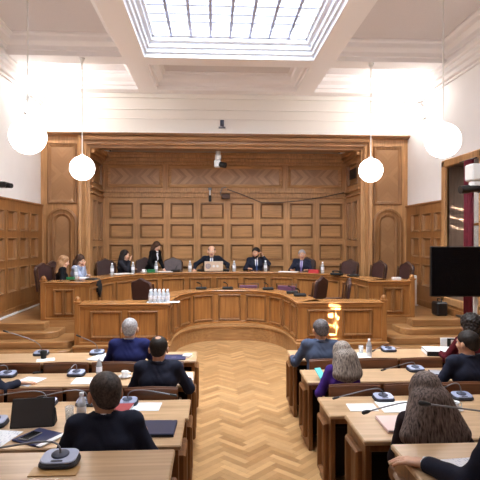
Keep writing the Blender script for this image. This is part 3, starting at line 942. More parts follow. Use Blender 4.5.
m = MB(); m.tube([(-.13, 0, -.04), (-.16, -.03, .05), (-.12, -.03, .18), (0, 0, .22)], .014, 8); m.build('bracket', GREYM, c)
m = MB(); m.tube([(.42, 14.69, 3.75), (.8, 14.69, 3.62), (1.44, 14.69, 3.36), (1.9, 14.69, 3.36), (2.6, 14.69, 3.43), (3.3, 14.69, 3.54), (3.94, 14.69, 3.68)], .012, 6)
tag(m.build('cable', BLACK), 'thin black cable sagging across the back panelling', 'cable')
for x, lab in ((-2.88, 'small white security camera in the left top corner of the recess'), (3.6, 'small white security camera in the right top corner of the recess')):
    s = thing('security_camera', lab, 'camera', (x, 13.8, 4.8), 0, 'security cameras')
    sg = 1 if x < 0 else -1
    m = MB(); m.lathe([(.001, 0), (.05, 0), (.045, -.03), (.001, -.03)], 14); m.build('mount', WPLAS, s)
    m = MB(); m.tube([(-sg * .06, .02, -.06), (sg * .1, -.08, -.1)], .045, 12); m.build('housing', WPLAS, s)
    m = MB(); m.tube([(sg * .1, -.08, -.1), (sg * .105, -.083, -.101)], .034, 12); m.build('lens', BLACK, s)
s = thing('motion_sensor', 'small dark sensor box on the white band above the panelling', 'sensor', (.24, YW, 5.3))
m = MB(); m.box(-.05, .05, -.09, 0, -.02, .14, .01); m.build('housing', plain('dark_sensor', (60, 64, 84), .4), s)
m = MB(); m.box(-.09, .09, -.06, 0, -.07, -.03, .008); m.build('foot_bracket', GREYM, s)
s = thing('wall_vent', 'dark louvred vent on the right cheek of the recess', 'vent', (PXR - .0, 13.95, 4.13))
m = MB(); m.box(-.035, -.02, -.3, .3, -.14, .14, .004); m.build('frame', plain('vent_dark', (56, 44, 38), .6), s)
m = MB()
for k in range(5): m.box(-.045, -.034, -.27, .27, -.11 + k * .05, -.085 + k * .05, .003)
m.build('slat', plain('vent_slat', (36, 30, 28), .6), s)
# left wall camera
s = thing('wall_camera', 'black camera on a white bracket on the left white wall', 'camera', (XL, 10.45, 3.42))
m = MB(); m.box(0, .03, -.06, .06, .05, .75, .008); m.build('mounting_rail', plain('pale_blue_rail', (196, 214, 224), .5), s)
m = MB(); m.tube([(.02, 0, .02), (.14, 0, .03)], .022, 8); m.build('bracket', WPLAS, s)
m = MB(); m.box(.1, .3, -.13, .13, -.06, .05, .02); m.build('housing', BLACK, s)
m = MB(); m.tube([(.28, -.02, -.02), (.4, -.06, -.03)], .05, 12); m.build('lens', MATTE, s)
# right-wall camera cluster
s = thing('wall_camera', 'white box camera with long black lens on the right wall beside the window', 'camera', (5.22, 8.7, 3.45))
m = MB(); m.tube([(.05, 0, -.12), (-.3, 0, -.12)], .03, 8); m.build('bracket', WPLAS, s)
m = MB(); m.box(-.66, -.32, -.14, .16, -.1, .2, .025); m.build('housing', WPLAS, s)
m = MB(); m.box(-.62, -.1, -.1, .1, -.2, -.1, .02); m.build('lower_housing', WPLAS, s)
m = MB(); m.tube([(-.5, -.05, -.24), (-.68, -.07, -.25), (-.7, -.07, -.25), (-.86, -.09, -.265)], [.06, .06, .075, .07], 14); m.build('lens', BLACK, s)
m = MB(); m.box(-.5, -.16, -.1, .06, -.31, -.19, .02); m.build('camera_body', plain('dark_grey_camera', (58, 64, 84), .4), s)
# curtain, two hanging pieces of one burgundy drape
m = MB()
def drape(y0, y1, x, z0, z1):
    n = 28; vs = []; fs = []
    for i in range(n + 1):
        t = i / n; y = y0 + (y1 - y0) * t; xx = x + .04 * math.sin(t * PI * 7)
        vs += [(xx, y, z0), (xx, y, z1), (xx + .012, y, z1), (xx + .012, y, z0)]
    for i in range(n):
        a = i * 4
        for k in range(4):
            fs.append([a + k, a + 4 + k, a + 4 + (k + 1) % 4, a + (k + 1) % 4])
    m.add(vs, fs, 0, True)
drape(9.66, 9.98, XR - .14, .68, 3.9)
cu = tag(m.build('curtain', BURG), 'burgundy curtain hanging at the near side of the right-hand window', 'curtain')
m = MB(); m.tube([(XR - .14, 9.5, 3.9), (XR - .14, 10.15, 3.9)], .015, 8); m.build('curtain_rod', BLACK, cu)
# television on a stand
t = thing('television', 'large black flat television on a floor stand at the right of the steps', 'television', (4.2, 7.5, 0), R(-4))
m = MB(); m.box(-.85, .85, -.03, .03, 1.43, 2.205, .008); m.build('casing', BLACK, t)
m = MB(); m.box(-.835, .835, -.034, -.03, 1.45, 2.19, .001); m.build('screen', SCREEN, t)
m = MB(); m.box(-.3, .3, .03, .09, 1.65, 2.05, .01); m.build('wall_plate', MATTE, t)
for sx in (-.12, .12):
    m = MB(); m.box(sx - .03, sx + .03, .06, .1, .06, 1.9, .008); m.build('pole', WPLAS, t)
m = MB(); m.box(-.4, .35, -.1, .14, 1.1, 1.13, .006); m.build('shelf', BLACK, t)
m = MB(); m.box(-.45, .45, -.3, .4, .03, .08, .01); m.build('base', BLACK, t)
for a in (-.4, .4):
    for b in (-.26, .36):
        m = MB(); m.tube([(a - .012, b, .03), (a + .012, b, .03)], .03, 10); m.build('caster', BLACK, t)
# white slim panel on the dais floor by the right wall
s = thing('heater_panel', 'slim white upright panel heater at the right wall behind the bench', 'heater', (5.02, 12.3, .63), R(12))
m = MB(); m.box(-.085, .085, -.05, .05, .03, .76, .02); m.build('casing', WPLAS, s)
m = MB(); m.box(-.1, .1, -.07, .07, 0, .03, .006); m.build('foot', WPLAS, s)
s = thing('equipment_case', 'black equipment case with a handle on the dais floor under the television', 'case', (4.98, 10.75, .63))
m = MB(); m.box(-.12, .12, -.16, .16, 0, .3, .03); m.build('body', BLACK, s)
m = MB(); m.tube([(0, -.1, .29), (0, -.09, .36), (0, .09, .36), (0, .1, .29)], .012, 8); m.build('handle', MATTE, s)
# black cable bundle over the upper bench
m = MB()
for k in range(5):
    xx = -2.565 + .012 * k; yy = 11.0 + .03 * k
    m.tube([(xx - .2, yy, 1.435), (xx - .03, yy, 1.44), (xx + .045 , yy, 1.4), (xx + .05, yy + .02, 1.3), (xx + .055 + .01 * (k % 2), yy - .02 * k, 1.16 - .03 * k), (xx + .06, yy + .05, 1.2), (xx + .055, yy + .06, 1.32)], .018, 6)
tag(m.build('cable_bundle', MATTE), 'bundle of black cables hanging over the upper bench front', 'cable')

# ------------------------------------------------------------------ small things
def mic_proto():
    p = thing('conference_microphone', '', 'microphone')
    def wedge(mb):
        mb.v = [(x, y, z + (.10 * (y + .08) if z > .02 else 0)) for x, y, z in mb.v]
    def rrect(w, d, r, n=5):
        out = []
        for cx, cy, a0 in ((w - r, -d + r, -90), (w - r, d - r, 0), (-w + r, d - r, 90), (-w + r, -d + r, 180)):
            for k in range(n + 1):
                a = R(a0 + 90 * k / n); out.append((cx + r * math.cos(a), cy + r * math.sin(a)))
        return out
    m = MB(); m.prism(rrect(.1, .082, .05), 0, .03, .01); wedge(m); m.build('base', MICRIM, p)
    m = MB(); m.prism(rrect(.092, .074, .045), .028, .038, .004); wedge(m); tp = m.build('top_plate', MICTOP, p)
    m = MB(); m.lathe([(.046, .038), (.046, .043), (.04, .046), (.001, .045)], 20, 0, None, (0, .008, 0)); wedge(m); m.build('speaker', MICDISC, p)
    m = MB(); m.box(-.03, .03, -.064, -.052, .037, .041, .002); wedge(m); m.build('button', MICRIM, tp)
    return p
MP = mic_proto()
used_mp = [False]
MG = 'conference microphones on the desks'
def mic(x, y, z, tip, label, s=1.0, tiprad=.011, rz=0):
    """tip: microphone head position relative to the base, in metres (after rotation)"""
    if not used_mp[0]:
        o = MP; used_mp[0] = True; o.location = (x, y, z); o.rotation_euler = (0, 0, rz); o['label'] = label; o['group'] = MG
    else: o = dup(MP, (x, y, z), rz, label, MG)
    o.scale = (s, s, s)
    tx, ty, tz = tip
    a = Vector((0, .01, .048)); tp = Vector(tip)
    side = Vector((tx, ty, 0))
    h = max(.1, tz)
    pts = []
    P0, P1, P2, P3 = (a, a + Vector((0, 0, .10)), Vector((tx * .12, ty * .12, h * .6)), tp) if tz > .2 else (a, a + Vector((0, .01, .085)), Vector((tx * .12, ty * .12 + .02, tz + .05)), tp)
    for k in range(13):
        t = k / 12
        pts.append(P0 * (1 - t) ** 3 + P1 * 3 * t * (1 - t) ** 2 + P2 * 3 * t * t * (1 - t) + P3 * t ** 3)
    m = MB(); m.tube(pts, .0055, 8); g = m.build('gooseneck', GREYM, o)
    d = (pts[-1] - pts[-2]).normalized()
    m = MB(); m.tube([pts[-1] - d * .01, pts[-1] + d * .015, pts[-1] + d * .05, pts[-1] + d * .06], [.008, tiprad, tiprad, .006], 10); m.build('mic_head', BLACK, g)
    return o
Z1 = .7685
mic(-2.30, 6.83, Z1, (-.4, -.1, .33), 'microphone beside the black cup on the front left desk')
mic(-1.56, 6.83, Z1, (-.2, -.1, .26), 'microphone by the papers left of the man in blue, front left desk')
mic(-2.33, 5.80, Z1, (-.2, -.08, .10), 'microphone at the left edge on the second left desk')
mic(-1.56, 5.80, Z1, (-.04, -.1, .1), 'microphone in the middle of the second left desk, short upright neck')
mic(-1.57, 4.79, Z1, (-.5, -.12, .115), 'microphone behind the black tablet on the third left desk')
mic(-.81, 4.77, Z1, (.42, -.1, .115), 'microphone beside the red book on the third left desk, neck bent to the right')
mic(-1.19, 4.78, Z1, (-.36, -.12, .125), 'microphone half hidden behind the near man in black, third left desk')
mic(-1.62, 3.78, .9585, (-.3, -.1, .11), 'microphone cut by the left edge, on the desk with the black tablet')
mic(-.81, 2.69, 1.1485, (-.46, -.06, .085), 'nearest microphone, alone on the left desk in front', 1.0)
mic(2.43, 6.80, Z1, (-.24, -.14, .05), 'microphone beside the black binder on the front right desk')
mic(2.39, 5.78, Z1, (-.40, -.1, .05), 'microphone with low bent neck on the second right desk')
mic(1.65, 4.76, Z1, (-.48, -.14, .08), 'microphone with long neck left of the long-haired woman, third right desk')
mic(2.43, 4.76, Z1, (-.2, -.08, .14), 'microphone right of the long-haired woman by the white coffee cup')
mic(1.62, 3.74, .9585, (-.48, -.14, .115), 'microphone on the fourth right desk behind the long-haired woman, head over the pink folder', 1.0, .015)
mic(2.0, 2.74, 1.1485, (-.80, -.02, .27), 'microphone on the fifth right desk, long black neck reaching across the long-haired woman', 1.0, .015)
for x, y, lab in ((-.28, 11.93, 'left of the two black microphones at the middle of the lower bench'), (.35, 11.93, 'black microphone at the middle of the lower bench, under the laptop'), (1.3, 11.75, 'black microphone at the right bend of the lower bench, farthest of three'),
                  (1.75, 10.95, 'black microphone at the right bend of the lower bench, middle one of three'), (1.83, 10.45, 'black microphone at the right bend of the lower bench, nearest of three')):
    b = thing('table_microphone', lab, 'microphone', (x, y, 1.102), 0, 'black microphones on the lower bench')
    m = MB(); m.box(-.13, .13, -.08, .08, 0, .06, .02); m.build('base', MATTE, b)
    m = MB(); m.tube([(0, .03, .05), (0, .03, .12), (-.06, -.02, .16)], .012, 6); m.build('gooseneck', BLACK, b)
    m = MB(); m.tube([(-.05, -.01, .158), (-.1, -.05, .175)], .016, 8); m.build('mic_head', BLACK, b)

def bottle_proto():
    b = thing('water_bottle', '', 'bottle')
    m = MB(); m.lathe([(.001, 0), (.03, 0), (.033, .01), (.033, .06), (.031, .065), (.033, .07), (.033, .13), (.03, .15), (.016, .185), (.014, .2)], 18); m.build('body', BOTTLE, b)
    m = MB(); m.lathe([(.0335, .062), (.0338, .064), (.0338, .118), (.0335, .12)], 18); m.build('wrapper', BLABEL, b)
    m = MB(); m.lathe([(.016, .195), (.016, .215), (.001, .216)], 14); m.build('cap', CAPM, b)
    return b
BP = bottle_proto(); ub = [False]
def bottle(x, y, z, label, s=1.0, group='water bottles'):
    if not ub[0]:
        ub[0] = True; o = BP; o.location = (x, y, z); o['label'] = label; o['group'] = group
    else: o = dup(BP, (x, y, z), random.random() * 6, label, group)
    o.scale = (s, s, s); return o
bottle(-1.285, 5.72, Z1, 'water bottle on the second left desk behind the near man in black', 1.0)
bottle(-.985, 3.80, .9585, 'clear water bottle beside the drinking glass at the shoulder of the near man in black', 1.05)
bottle(2.06, 6.50, Z1, 'water bottle beside a glass on the front right desk', 1.1)
ZU = 1.4215
for x, y, lab in ((-3.03, 11.25, 'water bottle between the two women at the left end of the upper bench'), (-2.47, 12.4, 'water bottle left of the dark-haired woman holding a pen'), (-2.05, 12.95, 'water bottle in front of the dark-haired woman holding a pen'),
                  (-1.5, 13.3, 'water bottle by the green card, before the standing woman'), (-.62, 13.5, 'water bottle to the left of the laptop on the upper bench'), (.57, 13.5, 'water bottle to the right of the laptop on the upper bench'),
                  (1.42, 13.48, 'water bottle in front of the bearded man on the phone'), (2.82, 12.75, 'water bottle right of the red box on the upper bench')):
    bottle(x, y, ZU, lab, 1.35)
n = 0
RN = ['front', 'second', 'back']
for r in range(3):
    for k in range(5):
        bottle(-1.19 + k * .079, 9.58 + r * .085, 1.102, 'white bottle in the cluster on the lower left wing, %s line, %s from the left' % (RN[r], ['first', 'second', 'third', 'fourth', 'fifth'][k]), 1.12, 'bottle cluster on the lower left wing')
def tumbler(x, y, z, label):
    g = thing('drinking_glass', label, 'glass', (x, y, z))
    m = MB(); m.lathe([(.001, .004), (.026, .004), (.028, 0), (.034, .11), (.031, .11), (.026, .012), (.001, .01)], 18); m.build('tumbler', GLASS, g)
    m = MB(); m.lathe([(.001, .012), (.0255, .012), (.028, .05), (.001, .05)], 18); m.build('water', WATER, g)
tumbler(-1.085, 3.84, .9585, 'drinking glass left of the bottle on the fourth left desk')
tumbler(2.0, 6.66, Z1, 'drinking glass left of the bottle on the front right desk')
def cup(x, y, z, label, s=1.0, saucer=True, mat=None):
    c = thing('coffee_cup', label, 'cup', (x, y, z)); c.scale = (s, s, s)
    if saucer:
        m = MB(); m.lathe([(.001, .002), (.04, 0), (.075, .016), (.074, .02), (.04, .007), (.001, .006)], 24); m.build('saucer', PORC, c)
    z0 = .008 if saucer else 0
    m = MB(); m.lathe([(.001, z0), (.026, z0), (.03, z0 + .01), (.042, z0 + .065), (.039, z0 + .065), (.028, z0 + .014), (.001, z0 + .012)], 20); m.build('bowl', mat or PORC, c)
    m = MB(); m.tube([(.04, 0, z0 + .055), (.062, 0, z0 + .05), (.06, 0, z0 + .025), (.034, 0, z0 + .02)], .005, 6); m.build('handle', mat or PORC, c)
    m = MB(); m.lathe([(.036, z0 + .052), (.001, z0 + .052)], 18); m.build('coffee', plain('coffee', (50, 30, 20), .2), c)
cup(-.99, 5.68, Z1, 'white coffee cup and saucer behind the bald-spot man, second left desk')
cup(2.2, 4.44, Z1, 'white coffee cup and saucer on the third right desk beside the long-haired woman', 1.1)
cup(-1.8, 13.1, ZU, 'white cup left of the green card on the upper bench', 1.2)
c = thing('black_cup', 'black cup standing on a white napkin, front left desk', 'cup', (-2.2, 6.62, Z1))
m = MB(); m.lathe([(.001, 0.003), (.033, .003), (.045, .1), (.041, .1), (.03, .01), (.001, .01)], 20); m.build('bowl', MATTE, c)
m = MB(); m.lathe([(.046, .092), (.047, .1), (.041, .1)], 20); m.build('rim', BLACK, c)

def sheets(name, label, x, y, z, w, d, rz, mat, h=.004, cat='paper', kids=None):
    m = MB(); m.box(-w / 2, w / 2, -d / 2, d / 2, 0, h, .001)
    o = m.build(name, mat, None, (x, y, z), rz); tag(o, label, cat)
    return o
def printed(name, c):
    m, nt, b = new_mat(name)
    tc = nt.nodes.new('ShaderNodeTexCoord'); mp = nt.nodes.new('ShaderNodeMapping'); mp.inputs['Scale'].default_value = (60, 16, 1)
    n = nt.nodes.new('ShaderNodeTexNoise'); n.inputs['Scale'].default_value = 1.6; n.inputs['Detail'].default_value = 1
    r = nt.nodes.new('ShaderNodeValToRGB'); r.color_ramp.elements[0].position = .34; r.color_ramp.elements[1].position = .42
    r.color_ramp.elements[0].color = lin((196, 200, 214)); r.color_ramp.elements[1].color = lin(c)
    nt.links.new(tc.outputs['Object'], mp.inputs[0]); nt.links.new(mp.outputs[0], n.inputs['Vector']); nt.links.new(n.outputs['Fac'], r.inputs['Fac']); nt.links.new(r.outputs[0], b.inputs['Base Color'])
    b.inputs['Roughness'].default_value = .8
    return m
PRINT = printed('printed_sheet', (240, 240, 244))
sheets('napkin', 'white napkin under the black cup, front left desk', -2.15, 6.55, Z1, .22, .16, .3, PAPER, .002, 'napkin')
sheets('paper_sheet', 'sheaf of papers left of the man in blue, front left desk', -1.42, 6.62, Z1, .3, .36, -.35, PAPERB, .012)
sheets('paper_sheet', 'paper under the hand at the left edge, second left desk', -2.02, 5.58, Z1, .24, .32, -.3, PAPERB, .003)
sheets('paper_sheet', 'sunlit papers behind the near man in black, second left desk', -1.36, 5.56, Z1, .34, .24, 0, PAPER, .006)
sheets('paper_sheet', 'white paper at the aisle end of the second left desk', -.33, 5.68, Z1, .2, .3, .1, PAPER, .003)
sheets('paper_sheet', 'loose sheet right of the red book on the third left desk', -.62, 4.69, Z1, .26, .22, -.05, PAPERB, .003)
sheets('paper_sheet', 'printed sheet at the left edge by the black tablet', -1.5, 3.52, .9585, .24, .3, -.2, PRINT, .003)
sheets('paper_sheet', 'paper before the bottle and glass on the front right desk', 1.94, 6.56, Z1, .26, .26, .05, PAPER, .006)
sheets('paper_sheet', 'white paper left of the microphone on the third right desk', 1.38, 4.56, Z1, .26, .2, -.05, PAPER, .004)
sheets('paper_sheet', 'large white sheets before the long-haired woman, third right desk', 1.75, 4.56, Z1, .42, .3, 0, PAPER, .005)
sheets('paper_sheet', 'white sheet under the sleeve of the man in the right foreground', 1.28, 2.5, 1.1485, .3, .26, .1, PRINT, .003)
sheets('paper_sheet', 'papers spread before the women at the left end of the upper bench', -3.0, 11.5, ZU, .3, .4, 0, PAPERB, .01)
sheets('paper_sheet', 'papers before the dark-haired woman holding a pen', -2.3, 12.75, ZU, .5, .35, .7, PAPER, .008)
sheets('paper_sheet', 'papers right of the green card before the standing woman', -1.28, 13.45, ZU, .4, .25, .1, PAPER, .01)
sheets('paper_sheet', 'papers before the grey-haired man at the right of the presidium', 2.0, 13.2, ZU, .5, .28, -.35, PAPER, .01)
sheets('paper_sheet', 'white paper lying round the bottle cluster', -.95, 9.66, 1.102, .62, .24, 0, PAPER, .002)
sheets('green_card', 'green card box on the upper bench before the standing woman', -1.62, 13.3, ZU, .2, .16, 0, GREEN, .07, 'box')
sheets('green_card', 'green card lying before the woman in dark at the far left', -3.12, 11.15, ZU, .16, .1, 0, GREEN, .05, 'box')
sheets('red_box', 'red box beside the bottle on the right of the upper bench', 2.62, 12.85, ZU, .26, .2, -.4, REDP, .08, 'box')
sheets('white_box', 'small white box at the right end of the upper bench', 4.0, 10.72, ZU, .16, .14, 0, WPLAS, .05, 'box')
sheets('white_eraser_box', 'small white case beside the blue folder, front left desk', -.34, 6.62, Z1, .1, .13, -.3, WPLAS, .03, 'case')
# phone set
p = thing('desk_phone', 'black desk telephone right of the bottle on the upper bench', 'telephone', (3.0, 12.0, ZU), R(-40))
m = MB(); m.box(-.14, .14, -.1, .1, 0, .06, .02); m.build('base', MATTE, p)
m = MB(); m.tube([(-.11, 0, .08), (-.06, 0, .1), (.06, 0, .1), (.11, 0, .08)], [.03, .018, .018, .03], 10); m.build('handset', BLACK, p)
# presidium laptop with a round emblem
l = thing('laptop', 'open laptop with light lid and round emblem before the bald man', 'laptop', (.02, 13.56, ZU))
m = MB(); m.box(-.24, .24, -.02, .24, 0, .02, .006); m.build('base', GREYM, l)
Mx = Matrix.Translation((0, -.03, .015)) @ Matrix.Rotation(R(8), 4, 'X')
m = MB(); m.box(-.25, .25, -.01, .01, 0, .26, .006, 0, Mx); lid = m.build('lid', plain('lid_beige', (216, 196, 176), .5), l)
m = MB()
for r0, r1 in ((.055, .068), (.03, .04)):
    vs = []; fs = []
    for k in range(24):
        t_ = 2 * PI * k / 24
        for r_ in (r0, r1): vs.append(tuple(Mx @ Vector((-.15 + r_ * math.cos(t_), -.0115, .13 + r_ * math.sin(t_)))))
    for k in range(24): fs.append([k * 2, k * 2 + 1, ((k + 1) % 24) * 2 + 1, ((k + 1) % 24) * 2])
    m.add(vs, fs)
m.box(-.16, -.14, -.013, -.01, .115, .145, .001, 0, Mx)
m.build('emblem', plain('emblem_blue', (60, 84, 140), .5), lid)
m = MB()
for xx in (.0, .1):
    vs = [tuple(Mx @ Vector((xx + .036 * math.cos(2 * PI * k / 20), -.0115, .13 + .036 * math.sin(2 * PI * k / 20)))) for k in range(20)]
    m.add(vs, [list(range(20))])
m.build('sticker', WPLAS, lid)
for x, y, lab in ((-.3, 13.62, 'black desk unit left of the laptop'), (.32, 13.62, 'black desk unit right of the laptop'), (-1.0, 13.5, 'black desk unit before the worn grey chair'), (3.3, 11.6, 'black desk unit right of the telephone')):
    b = thing('desk_microphone', lab + ' on the upper bench', 'microphone', (x, y, ZU))
    m = MB(); m.box(-.13, .13, -.09, .09, 0, .05, .02); m.build('base', MATTE, b)
    m = MB(); m.tube([(0, .03, .05), (.01, .02, .12), (.05, -.04, .16)], .01, 6); m.build('gooseneck', BLACK, b)
# folder, book, laptop, tablet, phone, binder
f = thing('folder', 'navy folder at the right hand of the man in blue, front left desk', 'folder', (-.54, 6.58, Z1), -.05)
m = MB(); m.box(-.19, .19, -.13, .13, 0, .014, .004); m.build('cover', NAVY, f)
m = MB(); m.box(.0, .06, -.06, .0, .014, .0155, .0005); m.build('seal', plain('folder_seal', (86, 90, 120), .5), f)
b = thing('book', 'red-covered book on white papers by the third left desk microphone', 'book', (-.85, 4.6, Z1), -.1)
m = MB(); m.box(-.1, .1, -.12, .12, .003, .028, .003); m.build('pages', PAPER, b)
m = MB(); m.box(-.104, .104, -.124, .124, .028, .034, .002); m.box(-.104, .104, -.124, .124, 0, .003, .001); m.build('cover', REDB, b)
l = thing('closed_laptop', 'closed dark blue laptop right of the near man in black', 'laptop', (-.40, 3.62, .9585), -.03)
m = MB(); m.box(-.17, .13, -.13, .14, 0, .012, .004); m.build('base', plain('laptop_under', (30, 32, 46), .4), l)
m = MB(); m.box(-.17, .13, -.13, .14, .013, .024, .005); m.build('lid', LAPD, l)
m = MB(); m.box(.09, .11, .12, .13, .024, .0248, .0003); m.build('badge', GREYM, l)
t = thing('tablet', 'black tablet propped up in a folding case on the fourth left desk', 'tablet', (-1.32, 3.72, .9585), R(6))
Mx = Matrix.Translation((0, -.02, .005)) @ Matrix.Rotation(R(-24), 4, 'X')
m = MB(); m.box(-.15, .15, -.006, .008, 0, .21, .005, 0, Mx); m.build('casing', MATTE, t)
m = MB(); m.box(-.142, .142, -.0075, -.006, .008, .202, .0005, 0, Mx); m.build('screen', plain('tablet_back', (38, 32, 32), .5), t)
m = MB(); m.prism([(0, 0), (.12, 0), (.06, .12)], 0, .02, .003, 0, Matrix(((0, 0, 1, .135), (1, 0, 0, -.0), (0, 1, 0, 0), (0, 0, 0, 1)))); m.build('stand_flap', MATTE, t)
f = thing('folder', 'navy folder with white pages under the phone, fourth left desk', 'folder', (-1.2, 3.52, .9585), -.5)
m = MB(); m.box(-.13, .13, -.12, .12, 0, .012, .004); m.build('cover', NAVY, f)
m = MB(); m.box(.1, .138, -.12, .12, .002, .014, .002); m.build('pages', PAPER, f)
p = thing('smartphone', 'grey smartphone on the navy folder before the tablet', 'phone', (-1.26, 3.52, .972), -.4)
m = MB(); m.box(-.04, .04, -.075, .075, 0, .009, .004); m.build('casing', GREYM, p)
m = MB(); m.box(-.035, .035, -.066, .068, .009, .0097, .0003); m.build('screen', SCREEN, p)
m = MB(); m.box(-.12, .12, -.05, .05, 0, .004, .001)
tag(m.build('name_plate', BRASS, None, (-.81, 2.6, 1.1485), 0), 'flat wooden name plate under the nearest left microphone', 'plate')
m = MB(); m.tube([(-.05, 0, .012), (.03, .01, .012)], .012, 8); m.tube([(.03, .01, .012), (.05, .012, .012)], .005, 6)
tag(m.build('pen', MATTE, None, (-2.03, 5.9, Z1), .3), 'short black pen on the second left desk', 'pen')
f = thing('folder', 'pale pink folder before the long-haired woman on the fourth right desk', 'folder', (1.37, 3.62, .9585), -.02)
m = MB(); m.box(-.13, .2, -.15, .15, 0, .005, .001); m.box(-.13, .2, -.15, .15, .016, .02, .001); m.build('cover', PINK, f)
m = MB(); m.box(-.12, .19, -.14, .14, .005, .016, .001); m.build('pages', PAPER, f)
b = thing('binder', 'thick black binder topped by white sheets on the front right desk', 'binder', (3.06, 6.6, Z1), -.15)
m = MB(); m.box(-.2, .24, -.15, .15, 0, .06, .006); m.build('cover', MATTE, b)
m = MB(); m.box(-.2, .2, -.15, .15, .06, .068, .001); m.build('top_sheets', PAPER, b)
m = MB(); m.box(-.205, -.195, -.14, .14, .008, .052, .001); m.build('page_edges', PAPER, b)
b = thing('name_stand', 'white standing card with black bars behind the binder, front right desk', 'sign', (3.34, 6.82, Z1), -.1)
m = MB(); m.box(-.16, .15, -.01, .01, 0, .17, .003); m.build('card', PAPER, b)
m = MB(); m.box(-.07, -.02, -.013, -.01, .02, .16, .001); m.box(-.07, .13, -.013, -.01, .145, .165, .001); m.build('printed_bar', MATTE, b)
p = thing('smartphone', 'teal phone held by the woman in purple', 'phone', (1.19, 5.5, .83), R(20))
Mx = Matrix.Rotation(R(35), 4, 'X')
m = MB(); m.box(-.04, .04, -.08, .08, 0, .009, .004, 0, Mx); m.build('casing', TEAL, p)
m = MB(); m.box(-.035, .035, -.07, .07, .009, .0097, .0003, 0, Mx); m.build('screen', plain('teal_screen', (120, 220, 220), .3), p)
t = thing('tablet', 'dark tablet beside the microphone on the second right desk', 'tablet', (2.66, 5.66, Z1), -.2)
m = MB(); m.box(-.14, .14, -.1, .1, 0, .01, .004); m.build('casing', MATTE, t)
m = MB(); m.box(-.13, .13, -.09, .09, .01, .0107, .0003); m.build('screen', plain('pale_screen', (170, 176, 190), .3), t)

# ------------------------------------------------------------------ people: smooth-blended solids turned into one mesh each
def _seg(P, a, b, ra, rb, fl=None):
    a = np.asarray(a, float); b = np.asarray(b, float)
    ba = b - a; L = float(ba @ ba) + 1e-12
    pa = P - a
    h = np.clip((pa @ ba) / L, 0, 1)
    d = pa - h[..., None] * ba
    return np.sqrt((d * d).sum(-1)) - (ra + (rb - ra) * h)
def _ell(P, c, r, Rm=None):
    q = P - np.asarray(c, float)
    if Rm is not None: q = q @ Rm
    r = np.asarray(r, float)
    k0 = np.sqrt(((q / r) ** 2).sum(-1)); k1 = np.sqrt(((q / (r * r)) ** 2).sum(-1)) + 1e-9
    return np.where(k0 < 1e-6, -r.min(), k0 * (k0 - 1) / k1)
def _tor(P, c, Rm, R0, r):
    q = (P - np.asarray(c, float)) @ Rm
    e = np.sqrt(q[..., 0] ** 2 + q[..., 1] ** 2) - R0
    return np.sqrt(e * e + q[..., 2] ** 2) - r
class SDF:
    def __init__(s): s.ops = []
    def cap(s, a, b, ra, rb=None, k=.03, op='u'):
        rb = ra if rb is None else rb
        a = np.asarray(a, float); b = np.asarray(b, float); m = max(ra, rb)
        s.ops.append((op, k, lambda P: _seg(P, a, b, ra, rb), np.minimum(a, b) - m, np.maximum(a, b) + m)); return s
    def ell(s, c, r, Rm=None, k=.02, op='u'):
        c = np.asarray(c, float); m = max(r)
        s.ops.append((op, k, lambda P: _ell(P, c, r, Rm), c - m, c + m)); return s
    def tor(s, c, Rm, R0, r, k=.01, op='u'):
        c = np.asarray(c, float); m = R0 + r
        s.ops.append((op, k, lambda P: _tor(P, c, Rm, R0, r), c - m, c + m)); return s
    def half(s, p, n):
        p = np.asarray(p, float); n = np.asarray(n, float); n = n / np.linalg.norm(n)
        s.ops.append(('h', 0, lambda P: (P - p) @ n, None, None)); return s
    def fn(s, f): s.ops.append(('f', 0, f, None, None)); return s
    def mesh(s, res):
        lo = np.min([o[3] for o in s.ops if o[0] == 'u'], 0) - 3 * res - .012; hi = np.max([o[4] for o in s.ops if o[0] == 'u'], 0) + 3 * res + .012
        n = np.ceil((hi - lo) / res).astype(int) + 1
        ax = [lo[i] + res * np.arange(n[i]) for i in range(3)]
        F = np.full(n, .2)
        for op, k, f, a, b in s.ops:
            if a is None: sl = (slice(None),) * 3
            else:
                m = k + 3 * res + .01
                i0 = np.clip(np.floor((a - m - lo) / res).astype(int), 0, n - 1); i1 = np.clip(np.ceil((b + m - lo) / res).astype(int) + 1, 1, n)
                if (i1 <= i0).any(): continue
                sl = tuple(slice(i0[i], i1[i]) for i in range(3))
            G = np.meshgrid(*[ax[i][sl[i]] for i in range(3)], indexing='ij')
            P = np.stack(G, -1)
            d = f(P) if op != 'f' else None
            cur = F[sl]
            if op == 'u':
                h = np.maximum(k - np.abs(cur - d), 0) / max(k, 1e-6); F[sl] = np.minimum(cur, d) - h * h * k * .25
            elif op == 's':
                d = -d; h = np.maximum(k - np.abs(cur - d), 0) / max(k, 1e-6); F[sl] = np.maximum(cur, d) + h * h * k * .25
            elif op == 'h': F[sl] = np.maximum(cur, d)
            else: F[sl] = f(P, cur)
        return nets(F, lo, res)
